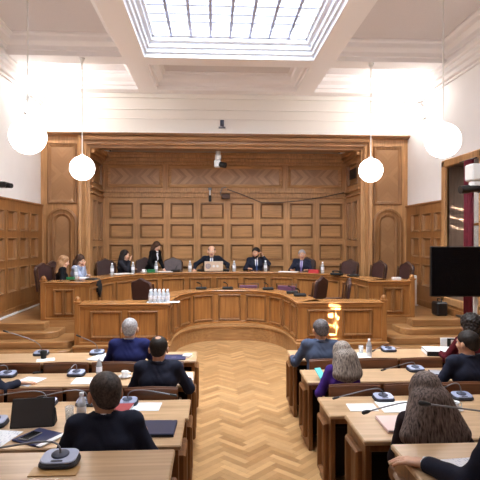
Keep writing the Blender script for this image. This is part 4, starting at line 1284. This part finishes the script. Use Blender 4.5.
def nets(F, lo, res):
    S = F < 0
    n = np.array(F.shape)
    c = np.zeros(n - 1, int)
    for i in (0, 1):
        for j in (0, 1):
            for k in (0, 1):
                c += S[i:n[0] - 1 + i, j:n[1] - 1 + j, k:n[2] - 1 + k]
    act = np.argwhere((c > 0) & (c < 8))
    if len(act) == 0: return np.zeros((0, 3)), np.zeros((0, 4), int)
    idx = -np.ones(n - 1, int); idx[tuple(act.T)] = np.arange(len(act))
    acc = np.zeros((len(act), 3)); cnt = np.zeros(len(act))
    cor = [(i, j, k) for i in (0, 1) for j in (0, 1) for k in (0, 1)]
    val = {q: F[tuple((act + q).T)] for q in cor}
    for q in cor:
        for a in range(3):
            if q[a] == 0:
                r = list(q); r[a] = 1; r = tuple(r)
                v0, v1 = val[q], val[r]; m = (v0 < 0) != (v1 < 0)
                t = np.where(m, v0 / np.where(m, v0 - v1, 1), 0)
                p = np.tile(np.array(q, float), (len(act), 1)); p[:, a] = t
                acc[m] += p[m]; cnt[m] += 1
    V = lo + res * (act + acc / np.maximum(cnt, 1)[:, None])
    quads = []
    for a in range(3):
        b, c_ = (a + 1) % 3, (a + 2) % 3
        s0 = [slice(None)] * 3; s1 = [slice(None)] * 3
        s0[a] = slice(0, n[a] - 1); s1[a] = slice(1, n[a])
        E = S[tuple(s0)] != S[tuple(s1)]
        e = np.argwhere(E)
        e = e[(e[:, b] > 0) & (e[:, c_] > 0) & (e[:, b] < n[b] - 1) & (e[:, c_] < n[c_] - 1)]
        if len(e) == 0: continue
        inside = S[tuple(e.T)]
        def I(db, dc):
            q = e.copy(); q[:, b] -= db; q[:, c_] -= dc; return idx[tuple(q.T)]
        Q = np.stack([I(1, 1), I(0, 1), I(0, 0), I(1, 0)], 1)
        Q[~inside] = Q[~inside][:, ::-1]
        quads.append(Q[(Q >= 0).all(1)])
    return V, np.concatenate(quads) if quads else np.zeros((0, 4), int)
def sdf_obj(sdf, res, name, mats, parent=None, pick=None):
    V, Q = sdf.mesh(res)
    me = bpy.data.meshes.new(name)
    me.vertices.add(len(V)); me.vertices.foreach_set('co', V.astype(np.float32).ravel())
    me.loops.add(len(Q) * 4); me.loops.foreach_set('vertex_index', Q.astype(np.int32).ravel())
    me.polygons.add(len(Q)); me.polygons.foreach_set('loop_start', (np.arange(len(Q)) * 4).astype(np.int32))
    me.polygons.foreach_set('loop_total', np.full(len(Q), 4, np.int32))
    if not isinstance(mats, (list, tuple)): mats = [mats]
    for m in mats: me.materials.append(m)
    if pick is not None and len(Q): me.polygons.foreach_set('material_index', pick(V[Q].mean(1)).astype(np.int32))
    me.polygons.foreach_set('use_smooth', np.ones(len(Q), bool))
    me.update(calc_edges=True); me.validate()
    o = bpy.data.objects.new(name, me); COL.objects.link(o)
    if parent is not None: o.parent = parent
    return o

def skinmat(name, rgb):
    m = plain(name, rgb, .5, noise=.05, nscale=30); m.node_tree.nodes['Principled BSDF'].inputs['Subsurface Weight'].default_value = .08
    m.node_tree.nodes['Principled BSDF'].inputs['Subsurface Radius'].default_value = (.02, .01, .006)
    return m
SK1 = skinmat('skin_light', (226, 178, 150)); SK2 = skinmat('skin_medium', (204, 152, 122)); SK3 = skinmat('skin_tan', (186, 134, 104))
LIP = plain('lips', (172, 98, 92), .45)
EYEW = plain('eye_white', (232, 228, 224), .25); IRIS = plain('iris_dark', (44, 30, 24), .2)
def cloth(name, rgb): return plain(name, rgb, .85, noise=.12, nscale=120, spec=.2)
SHIRT = cloth('white_shirt', (232, 234, 242)); LILAC = cloth('lilac_shirt', (196, 186, 222))
TROU = cloth('dark_trousers', (26, 26, 32)); SHOE = plain('black_shoe', (18, 16, 16), .35)

def rotm(yaw, pitch, roll=0):
    return np.array((Euler((pitch, roll, yaw), 'XYZ')).to_matrix())
def ik(S, W, l1, l2, pole):
    S = np.array(S, float); W = np.array(W, float)
    d = W - S; D = np.linalg.norm(d)
    if D > (l1 + l2) * .995: W = S + d / D * (l1 + l2) * .995; d = W - S; D = np.linalg.norm(d)
    u = d / D; a = (l1 * l1 - l2 * l2 + D * D) / (2 * D); h = math.sqrt(max(0, l1 * l1 - a * a))
    p = np.array(pole, float); p -= u * (p @ u); p /= np.linalg.norm(p) + 1e-9
    return S + u * a + p * h, W

def person(label, loc, rz, scale=1.0, lean=.12, roll=0.0, stand=False, female=False, head=(0, 0, 0), hands=None, poles=None, curl=(.28, .28), handdir=(None, None), palm=(None, None),
           skin=SK2, hair='short', hmat=None, top='suit', tmat=None, shirt=SHIRT, tie=None, res=.0075, beard=False, collar=False, heads=1.12, hair_len=.26, hair_w=1.0):
    np_ = lambda *a: np.array(a, float)
    hipz = .56 if not stand else .87
    hip = np_(0, 0, hipz)
    dr = np_(math.sin(roll), math.sin(lean), math.cos(lean)); dr /= np.linalg.norm(dr)
    sw = .158 if female else .178
    waist = hip + dr * .17; chest = hip + dr * .34; shl = hip + dr * .475; nb = hip + dr * .53
    fwd = np_(0, math.cos(lean), -math.sin(lean)); rt = np.cross(fwd, dr)
    hd = np_(math.sin(roll) * .6, math.sin(lean * .55) + .05, 1); hd /= np.linalg.norm(hd)
    hc = nb + hd * .137
    H = rotm(head[0], head[1], head[2])
    hs = heads
    hp = lambda x, y, z: hc + H @ (np_(x, y, z) * hs)
    S = [shl - rt * sw, shl + rt * sw]
    hands = hands or [(-.2, .42, .80), (.2, .42, .80)]
    poles = poles or [(-.6, -.35, -1), (.6, -.35, -1)]
    arms = []
    for i in (0, 1):
        E_, W_ = ik(S[i], hands[i], .285, .255, poles[i]); arms.append((S[i], E_, W_))
    if stand:
        legs = [(np_(sx * .085, 0, hipz - .04), np_(sx * .09, .02, .47), np_(sx * .09, -.01, .085)) for sx in (-1, 1)]
    else:
        legs = [(np_(sx * .085, .04, .545), np_(sx * .11, .43, .53), np_(sx * .11, .40, .09)) for sx in (-1, 1)]
    def torso(s, g, kk=.06, bust=True):
        s.cap(hip - rt * .07, hip + rt * .07, (.118 if not female else .115) + g, k=kk)
        s.cap(waist - rt * .055, waist + rt * .055, (.108 if not female else .09) + g, k=kk)
        s.cap(chest - rt * .075, chest + rt * .075, (.112 if not female else .1) + g, k=kk)
        s.cap(shl - rt * (sw - .04), shl + rt * (sw - .04), .058 + g, k=kk)
        s.cap(shl - dr * .02, nb, .07 + g, .056 + g * .5, k=kk)
        if female and bust:
            for sx in (-1, 1): s.ell(chest + rt * sx * .065 + fwd * .085 - dr * .01, (.06 + g, .055 + g, .06 + g), k=.05)
        return s
    def armp(s, g, i, k=.04, wrist=1.0):
        a, e, w = arms[i]
        s.cap(a, e, .05 + g, .041 + g, k=k); s.cap(e, e + (w - e) * wrist, .041 + g, .027 + g, k=k)
    def legp(s, g, i, k=.04):
        a, n_, b = legs[i]
        s.cap(a, n_, .082 + g, .056 + g, k=k); s.cap(n_, b, .054 + g, .036 + g, k=k)
    # --- body
    b = SDF(); torso(b, -.006)
    for i in (0, 1): armp(b, 0, i); legp(b, -.004, i); b.cap(legs[i][2] + np_(0, -.03, -.045), legs[i][2] + np_(0, .15, -.055), .034, .028, k=.03)
    b.cap(nb - hd * .03, hp(0, -.02, -.05), .054, .05, k=.03)
    b.ell(hp(0, -.012, .034), np.array((.078, .094, .082)) * hs, H, k=.02)
    b.ell(hp(0, .022, -.03), np.array((.064, .068, .084)) * hs, H, k=.03)
    b.cap(hp(-.02, .058, -.098), hp(.02, .058, -.098), .02 * hs, k=.03)
    b.cap(hp(-.034, .078, .022), hp(.034, .078, .022), .012 * hs, k=.015)
    for sx in (-1, 1):
        b.ell(hp(sx * .031, .1, .002), (.02 * hs,) * 3, None, k=.012, op='s')
        b.ell(hp(sx * .045, .06, -.03), (.022 * hs,) * 3, None, k=.02)
        b.ell(hp(sx * .085, -.004, -.010), np.array((.013, .021, .034)) * hs, H, k=.008)
    b.cap(hp(0, .088, .004), hp(0, .108, -.028), .008 * hs, .012 * hs, k=.012)
    b.cap(hp(-.012, .096, -.032), hp(.012, .096, -.032), .008 * hs, k=.01)
    b.cap(hp(-.02, .083, -.058), hp(.02, .083, -.058), .0065 * hs, k=.008)
    b.cap(hp(-.016, .081, -.069), hp(.016, .081, -.069), .0075 * hs, k=.008)
    for i in (0, 1):
        a, e, w = arms[i]; sx = -1 if i == 0 else 1
        d = np_(*handdir[i]) if handdir[i] is not None else (w - e)
        d = d / np.linalg.norm(d)
        nrm = np_(*palm[i]) if palm[i] is not None else np_(0, 0, -1)
        nrm = nrm - d * (nrm @ d); nrm /= np.linalg.norm(nrm) + 1e-9
        t = np.cross(d, nrm)            # towards the thumb for one hand
        want = np_(-sx, 0, 0) if abs(d[0]) < .9 else np_(0, 1, 0)
        ref = rt * -sx
        t = t if i == 1 else -t
        t = -t if (i == 1 and (np.cross(d, nrm) @ (-ref)) > 0 and palm[i] is None) else t
        if palm[i] is None and t @ ref < 0: t = -t
        hsz = 1.0 if not female else .92
        c = curl[i]
        ln = [(.028, .088, .043, .036), (.009, .092, .047, .040), (-.010, .088, .043, .037), (-.028, .080, .035, .029)]
        for off, L0, l1, l2 in ln:
            kn = w + (d * L0 + t * off) * hsz
            b.cap(w + t * off * .45 * hsz, kn, .0135, .0115, k=.012)
            d1 = d * math.cos(c * .7) + nrm * math.sin(c * .7); m1 = kn + d1 * l1 * hsz + t * off * .12
            d2 = d * math.cos(c * 1.7) + nrm * math.sin(c * 1.7); m2 = m1 + d2 * l2 * hsz
            b.cap(kn, m1, .0098, .0088, k=.004); b.cap(m1, m2, .0088, .0074, k=.004)
        tb = w + (d * .022 + t * .024) * hsz
        t1 = tb + (d * .028 + t * .030 + nrm * .008) * hsz; t2 = t1 + (d * .032 + t * .012 + nrm * .006) * hsz
        b.cap(tb, t1, .0145, .0115, k=.008); b.cap(t1, t2, .011, .0085, k=.004)
    Hi = H.T
    def pick(C):
        q = ((C - hc) @ H) / hs
        lip = (np.abs(q[:, 0]) < .024) & (np.abs(q[:, 2] + .0635) < .011) & (q[:, 1] > .078)
        return lip.astype(int)
    body = sdf_obj(b, res, 'person', [skin, LIP], None, pick)
    tag(body, label, 'person'); body.location = loc; body.rotation_euler = (0, 0, rz); body.scale = (scale,) * 3
    for sx in (-1, 1):
        m = MB(); c0 = Vector(hp(sx * .031, .074, .002)); m.sphere(tuple(c0), .0125 * hs, 14, 0)
        f0 = Vector(hp(sx * .031, .0815, .001)); m.sphere(tuple(f0), .0062 * hs, 10, 1)
        m.build('eye', [EYEW, IRIS], body)
    # --- clothes
    wr = lambda P, cur: cur + .0022 * np.sin(P[..., 2] * 60 + 5 * np.sin(P[..., 0] * 21)) * np.sin(P[..., 0] * 33 + P[..., 1] * 40)
    rc = max(res * 1.25, .009)
    colR = rotm(0, -lean * .6 - .25)
    if top in ('suit', 'jacket'):
        j = SDF(); torso(j, .016)
        for i in (0, 1):
            armp(j, .014, i, wrist=.9); j.ell(S[i] + rt * (-.012 if i == 0 else .012) + dr * .012, (.062, .062, .05), k=.04)
        if stand: j.cap(hip - rt * .06 - dr * .1, hip + rt * .06 - dr * .1, .13, k=.05)
        # lapel opening
        ch = nb + fwd * .11
        j.cap(nb + fwd * .1 + dr * .06, waist + fwd * .155, .072, .012, k=.008, op='s')
        j.cap(nb - hd * .03, nb + hd * .2, .066, .07, k=.006, op='s')
        j.tor(nb - dr * .012 - fwd * .008, colR, .078, .013, k=.012)
        j.cap(nb + fwd * .13 + dr * .05, waist + fwd * .165 + dr * .03, .058, .008, k=.006, op='s')
        j.half(hip - np_(0, 0, .1 if not stand else .2), (0, 0, -1)); j.fn(wr)
        sdf_obj(j, rc, 'jacket', tmat, body)
        for i in (0, 1):
            a, e, w = arms[i]; s = SDF(); s.cap(e + (w - e) * .93, e + (w - e) * 1.0, .0345, .033, k=.01)
            s.cap(e + (w - e) * .7, e + (w - e) * 1.3, .030, .029, k=.002, op='s'); sdf_obj(s, .007, 'shirt_cuff', shirt, body)
        s = SDF(); torso(s, .004); s.half(nb + fwd * .03, -fwd); s.tor(nb + dr * (.012 if collar else -.004), colR, .064, .011, k=.008)
        s.cap(nb + hd * .03, nb + hd * .3, .058, .062, k=.004, op='s')
        s.half(chest - dr * .1, -dr)
        sdf_obj(s, rc, 'shirt', shirt, body)
        if tie is not None:
            t = SDF()
            k0 = nb + fwd * .066 + dr * .002
            k2 = chest + fwd * .128 - dr * .01; k3 = waist + fwd * .126
            t.cap(k0, k0 - dr * .02, .014, k=.006)
            for off in (-.012, 0, .012):
                t.cap(k0 - dr * .03, k2 + rt * off, .008, .01, k=.008); t.cap(k2 + rt * off, k3 + rt * off, .01, k=.008)
            sdf_obj(t, .006, 'tie', tie, body)
    else:
        j = SDF(); torso(j, .011)
        for i in (0, 1): armp(j, .011, i, wrist=.95)
        j.cap(nb - hd * .02, nb + hd * .2, .064, .066, k=.006, op='s')
        j.tor(nb - dr * .008, colR, .07, .009, k=.012)
        j.half(hip - np_(0, 0, .1), (0, 0, -1)); j.fn(wr)
        sdf_obj(j, rc, 'sweater', tmat, body)
    p = SDF(); p.cap(hip - rt * .07, hip + rt * .07, .124, k=.05)
    for i in (0, 1): legp(p, .009, i)
    p.half(hip + dr * .08, dr); p.half((0, 0, .085), (0, 0, -1))
    sdf_obj(p, .013, 'trousers', TROU, body)
    for i in (0, 1):
        s = SDF(); s.cap(legs[i][2] + np_(0, -.035, -.042), legs[i][2] + np_(0, .155, -.052), .042, .036, k=.03); s.cap(legs[i][2], legs[i][2] - np_(0, 0, .03), .043, k=.03); s.half((0, 0, .003), (0, 0, -1))
        sdf_obj(s, .011, 'shoe', SHOE, body)
    # --- hair
    rh = max(res * .9, .0065)
    h = SDF()
    if hair in ('short', 'balding', 'bald', 'crop'):
        g = {'short': .013, 'crop': .007, 'balding': .008, 'bald': .004}[hair]
        h.ell(hp(0, -.014, .034), np.array((.078 + g, .093 + g, .082 + g)) * hs, H)
        h.ell(hp(0, -.055, -.02), np.array((.062 + g * .6, .05 + g * .6, .06)) * hs, H, k=.02)
        h.ell(hp(0, .112, .012), np.array((.062, .055, .062)) * hs, H, k=.012, op='s')
        if hair == 'bald': h.ell(hp(0, .03, .13), np.array((.088, .14, .1)) * hs, H, k=.01, op='s')
        if hair == 'balding': h.ell(hp(0, -.062, .142), np.array((.046, .056, .046)) * hs, H, k=.01, op='s')
        nn = H @ np_(0, .60, -.80); h.half(hp(0, -.09, -.072), nn)
        # ears stay clear
        for sx in (-1, 1): h.ell(hp(sx * .094, .006, -.012), np.array((.024, .026, .038)) * hs, H, k=.006, op='s')
        if hair in ('short',): h.fn(lambda P, cur: cur + .0018 * np.sin(P[..., 0] * 160 + 3 * np.sin(P[..., 1] * 60)) * np.sin(P[..., 1] * 130))
    elif hair in ('long', 'bob'):
        Lh = hair_len
        h.ell(hp(0, -.016, .036), np.array((.090, .106, .094)) * hs, H)
        h.ell(hp(0, -.06, -.05), np.array((.088, .062, .12)) * hs, H, k=.03)
        down = np_(0, -.10, -1); down /= np.linalg.norm(down)
        for sx in (-1, 1):
            a0 = hp(sx * .074, .012, .02); a1 = hp(sx * .088, -.005, -.09)
            h.cap(a0, a1, .026, .034, k=.03); h.cap(a1, a1 + (down + rt * sx * .34 * (hair_w - .75)) * (Lh - .08) * hs, .036, .03, k=.05)
        nst = 5 if hair_w < 1.1 else 15
        spread = .62 * (hair_w - .75); endz = None
        for q in range(nst):
            f = -1 + 2 * q / (nst - 1)
            b0 = hp(f * .058, -.075 + .02 * abs(f), -.05); b1 = b0 + (down + np_(0, -.22, 0) + rt * f * .62 * (hair_w - .75)) * (Lh - .05 + .03 * (1 - abs(f))) * hs
            h.cap(b0, b1, .05, .034 if hair_w < 1.1 else .042, k=.05 if hair_w < 1.1 else .07)
        h.ell(hp(0, .118, -.028), np.array((.058, .075, .1)) * hs, H, k=.012, op='s')
        cxy = hc
        def strands(P, cur):
            q = P - cxy; an = np.arctan2(q[..., 0], -q[..., 1]); 
            return cur + .0007 * np.sin(an * 37 + 1.5 * np.sin(q[..., 2] * 8)) + .0005 * np.sin(an * 57 + 2 * np.sin(q[..., 2] * 6 + 1))
        h.fn(strands)
    elif hair == 'curly':
        h.ell(hp(0, -.02, .04), np.array((.11, .122, .11)) * hs, H)
        h.ell(hp(0, -.05, -.04), np.array((.115, .09, .11)) * hs, H, k=.03)
        h.ell(hp(0, .13, -.02), np.array((.06, .08, .09)) * hs, H, k=.012, op='s')
        h.fn(lambda P, cur: cur + .010 * np.sin(P[..., 0] * 95 + 2 * np.sin(P[..., 2] * 40)) * np.sin(P[..., 1] * 90) * np.sin(P[..., 2] * 85))
    elif hair == 'ponytail':
        h.ell(hp(0, -.014, .036), np.array((.082, .1, .089)) * hs, H)
        h.ell(hp(0, .112, .0), np.array((.062, .06, .075)) * hs, H, k=.012, op='s')
        nn = H @ np_(0, .60, -.80); h.half(hp(0, -.09, -.085), nn)
        h.cap(hp(0, -.1, .0), hp(0, -.13, -.16), .032, .018, k=.02)
    sdf_obj(h, rh, 'hair', hmat, body)
    if beard:
        q = SDF(); q.ell(hp(0, .026, -.034), np.array((.066, .07, .086)) * hs, H); q.cap(hp(-.02, .06, -.1), hp(.02, .06, -.1), .023 * hs, k=.03)
        q.half(hp(0, 0, -.035), H @ np_(0, .25, 1)); q.half(hp(0, -.01, 0), H @ np_(0, -1, 0))
        q.ell(hp(0, .095, -.063), np.array((.026, .03, .014)) * hs, H, k=.006, op='s')
        sdf_obj(q, rh, 'beard', hmat, body)
    return body

H_NEAR = hairmat('hair_near_dark', (34, 27, 26), (82, 70, 66), False)
H_GREY = hairmat('hair_grey', (120, 116, 118), (196, 192, 194), False)
H_DARK = hairmat('hair_dark', (18, 14, 13), (44, 34, 30), False)
H_BROWN = hairmat('hair_brown', (40, 26, 20), (84, 56, 42))
H_BLACKL = hairmat('hair_black_long', (14, 11, 12), (40, 32, 32))
H_BLOND = hairmat('hair_blond', (120, 84, 56), (186, 144, 104))
H_ASH = hairmat('hair_ash_streaked', (64, 54, 54), (190, 176, 164))
H_LONG = hairmat('hair_long_greybrown', (36, 28, 27), (142, 124, 117))
H_SALT = hairmat('hair_salt_pepper', (60, 56, 58), (120, 114, 116), False)
NAVYS = cloth('navy_suit', (32, 38, 88)); BLACKS = cloth('black_suit', (33, 36, 52)); DARKS = cloth('dark_suit', (28, 30, 42))
STEEL = cloth('steel_blue_suit', (74, 84, 108)); PURP = cloth('purple_sweater', (62, 34, 112)); GREYB = cloth('grey_blue_sweater', (150, 160, 184))
BLK = cloth('black_knit', (16, 16, 20)); BRN = cloth('brown_black_top', (40, 30, 34)); REDC = cloth('red_collar_top', (84, 20, 30)); CHARC = cloth('charcoal_top', (38, 38, 46))
TIEB = cloth('blue_tie', (70, 84, 130)); TIEL = cloth('lilac_tie', (128, 116, 176)); TIES = cloth('slate_tie', (96, 110, 150))
# the hall, facing the dais
person('man in a blue suit with short grey hair, seen from behind, front left desk', (-1.02, 6.13, 0), 0, 1.0, .1, head=(0.05, 0, 0), skin=SK1, hair='crop', hmat=H_GREY, tmat=NAVYS, collar=True, hands=[(-.24, .42, .80), (.26, .4, .80)])
person('man in a dark suit with a bald spot, seen from behind, second left desk', (-.56, 5.1, 0), 0, .98, .14, head=(-.05, -.12, 0), skin=SK2, hair='balding', hmat=H_DARK, tmat=BLACKS, hands=[(-.2, .40, .80), (.30, .38, .80)])
person('near man in a black suit, dark cropped hair, head turned left, fourth left desk', (-.66, 3.08, .19), 0, .96, .26, roll=-.05, head=(.5, -.08, 0), skin=SK3, hair='crop', hmat=H_NEAR, tmat=BLACKS, res=.006, heads=1.22, hands=[(-.24, .36, .83), (.2, .38, .83)])
person('person cut off by the left edge, dark sleeve and hand on paper, second left desk', (-2.50, 5.12, 0), -.1, 1.0, .15, skin=SK1, hair='short', hmat=H_DARK, tmat=BLACKS, res=.006, hands=[(-.2, .4, .80), (.40, .36, .797)], handdir=(None, (.9, .35, 0)))
person('man in a steel-blue suit, seen from behind, front right desk by the aisle', (1.33, 6.12, 0), 0, .97, .12, roll=.03, head=(.15, -.12, 0), skin=SK2, hair='short', hmat=H_SALT, tmat=STEEL, hands=[(-.3, .38, .80), (.2, .4, .80)])
person('woman in a purple sweater with streaked ash-blonde hair, looking at a teal phone', (1.40, 5.12, 0), .1, .92, .32, female=True, head=(.3, -.3, 0), skin=SK1, hair='long', hmat=H_ASH, hair_len=.2, hair_w=1.35, top='knit', tmat=PURP, hands=[(-.17, .38, .80), (-.02, .42, .80)])
person('dark-haired man in a black suit, second right desk at the frame edge', (2.74, 5.14, 0), .12, .99, .14, head=(.45, -.05, 0), skin=SK2, hair='short', hmat=H_DARK, tmat=BLACKS, hands=[(-.26, .38, .80), (.2, .4, .80)])
person('person with bushy curly dark hair and a dark red top, front right desk', (3.27, 6.12, 0), .1, 1.0, .1, female=True, head=(.3, 0, 0), skin=SK2, hair='curly', hmat=H_DARK, top='knit', tmat=REDC)
person('woman with long grey-brown hair down her back, seen from behind, fourth right desk', (1.42, 3.10, .17), 0, .95, .30, female=True, head=(.12, -.25, 0), skin=SK1, hair='long', hmat=H_LONG, hair_len=.23, hair_w=1.8, top='knit', tmat=BRN, res=.006, heads=1.14, hands=[(-.04, .36, .83), (.36, .34, .83)])
person('man in a navy jacket in the right foreground, forearm lying on the fifth right desk', (1.53, 2.0, .38), .05, 1.1, .42, head=(.1, -.1, 0), skin=SK1, hair='short', hmat=H_DARK, tmat=BLACKS, res=.0055, hands=[(-.37, .50, .722), (.1, .5, .735)], handdir=((-.75, .62, -.05), None), poles=[(-.15, -.3, -1), (.6, -.35, -1)], curl=(.3, .3))
# the presidium, facing the hall
person('woman with long fair hair in a black top, in profile, far left of upper bench', (-3.45, 11.32, .63), R(-78), .97, .22, female=True, head=(-.05, -.3, 0), skin=SK1, hair='long', hmat=H_BLOND, hair_len=.24, top='knit', tmat=BLK, hands=[(-.12, .34, .82), (.16, .34, .82)])
person('woman in a grey-blue sweater, dark hair, chin on hand, left of upper bench', (-3.28, 12.0, .63), R(-115), .98, .3, female=True, head=(-.1, -.35, 0), skin=SK1, hair='long', hmat=H_BROWN, hair_len=.22, top='knit', tmat=GREYB, hands=[(-.12, .32, .82), (.03, .3, 1.03)], handdir=(None, (-.2, .1, 1)))
person('dark-haired woman in charcoal holding a pen to her face, upper bench', (-2.46, 13.5, .63), R(-112), 1.02, .2, female=True, head=(.05, -.1, 0), skin=SK1, hair='long', hmat=H_BLACKL, hair_len=.22, top='knit', tmat=CHARC, hands=[(-.1, .34, .83), (.06, .3, 1.06)], handdir=(None, (-.2, .2, 1)))
person('standing woman with brown hair in a black jacket over a white blouse', (-1.72, 14.05, .63), R(-122), .97, .32, stand=True, female=True, head=(-.05, -.45, 0), skin=SK1, hair='long', hmat=H_BROWN, hair_len=.2, top='jacket', tmat=BLK, collar=True, hands=[(-.2, .3, .86), (.2, .28, .84)])
person('bald man in a dark suit and tie behind the laptop, middle of the presidium', (-.04, 14.1, .63), PI, 1.08, .1, head=(0, -.1, 0), skin=SK1, hair='bald', hmat=H_SALT, tmat=DARKS, tie=TIES, heads=1.2, collar=True, hands=[(-.42, .33, .765), (.44, .34, .765)], poles=[(-1, -.3, -.4), (1, -.3, -.4)])
person('dark-haired bearded man in a suit and tie holding a phone to his ear', (1.2, 14.05, .63), PI + .12, 1.04, .06, head=(-.55, -.08, 0), skin=SK2, hair='short', hmat=H_DARK, tmat=BLACKS, tie=TIEB, heads=1.2, beard=True, collar=True, hands=[(-.17, .17, 1.13), (.26, .36, .82)], handdir=((.25, -.25, 1), None), palm=((.9, -.1, 0), None), curl=(.9, .28), poles=[(-.7, .5, -1), (.6, -.3, -1)])
person('grey-haired man in a dark suit with lilac tie, right of the presidium', (2.46, 13.85, .63), PI - .28, 1.0, .05, roll=-.04, head=(.12, 0, .06), skin=SK2, hair='crop', hmat=H_GREY, tmat=BLACKS, shirt=LILAC, tie=TIEL, heads=1.2, collar=True, hands=[(-.2, .36, .82), (.24, .36, .82)])
p = thing('smartphone', 'dark phone at the ear of the bearded man', 'phone', (1.335, 13.93, 1.83), 0)
m = MB(); m.box(-.008, .008, -.035, .035, -.07, .07, .004, 0, Matrix.Rotation(R(15), 4, 'X')); m.build('casing', SCREEN, p)
m = MB(); m.tube([(0, 0, 0), (.09, -.02, -.05)], .006, 6)
tag(m.build('pen', BLACK, None, (-2.30, 13.35, 1.78)), 'pen held by the dark-haired woman at the upper bench', 'pen')


# ------------------------------------------------------------------ light and camera
def area(name, loc, target, sx, sy, power, color=(1, 1, 1), spread=180):
    ld = bpy.data.lights.new(name, 'AREA'); ld.shape = 'RECTANGLE'; ld.size = sx; ld.size_y = sy; ld.energy = power; ld.color = color; ld.spread = R(spread)
    o = bpy.data.objects.new(name, ld); COL.objects.link(o); o.location = loc
    o.rotation_euler = (Vector(target) - Vector(loc)).to_track_quat('-Z', 'Y').to_euler()
    return o
def point(name, loc, power, r=.1, color=(1, .96, .9)):
    ld = bpy.data.lights.new(name, 'POINT'); ld.energy = power; ld.shadow_soft_size = r; ld.color = color
    o = bpy.data.objects.new(name, ld); COL.objects.link(o); o.location = loc
    return o
sd = bpy.data.lights.new('daylight', 'SUN'); sd.energy = 54; sd.angle = R(100); sd.color = (.97, .985, 1)
so = bpy.data.objects.new('daylight', sd); COL.objects.link(so); so.location = (.4, 5, 12); so.rotation_euler = (R(26), 0, 0)
point('floodlight_glow_left', (XL + .35, 12.1, 5.85), 48, .06)
point('floodlight_glow_right', (XR - .35, 12.1, 5.85), 48, .06)
# narrow lamps added to imitate sun patches on the right wing and window reveal
for k in range(4):
    t = (2.33 - .022 * k, 9.47, 1.04 - .185 * k)
    area('sun_patch_lamp', (1.2, 4.9 + .0 * k, 6.45), t, .22, .05, 1.0, (1, .96, .9), .05)
for k in range(3):
    area('sun_patch_lamp', (1.6, 5.0, 6.45), (5.5, 10.98, 3.0 - .22 * k), .3, .05, .5, (1, .96, .9), .05)
w = bpy.data.worlds.new('hall_ambient'); bpy.context.scene.world = w; w.use_nodes = True
w.node_tree.nodes['Background'].inputs[0].default_value = (.95, .97, 1.0, 1)
w.node_tree.nodes['Background'].inputs[1].default_value = .65

cd = bpy.data.cameras.new('camera'); cam = bpy.data.objects.new('camera', cd); COL.objects.link(cam)
cd.sensor_width = 36; cd.lens = 36 * 500 / 480; cd.clip_start = .05
cam.location = (0, 0, 2.35)
cam.rotation_euler = (PI / 2 - math.atan(3 / 500), 0, -math.atan(27 / 500))
sc = bpy.context.scene; sc.camera = cam
sc.view_settings.view_transform = 'Standard'; sc.view_settings.look = 'None'; sc.view_settings.exposure = 0.86
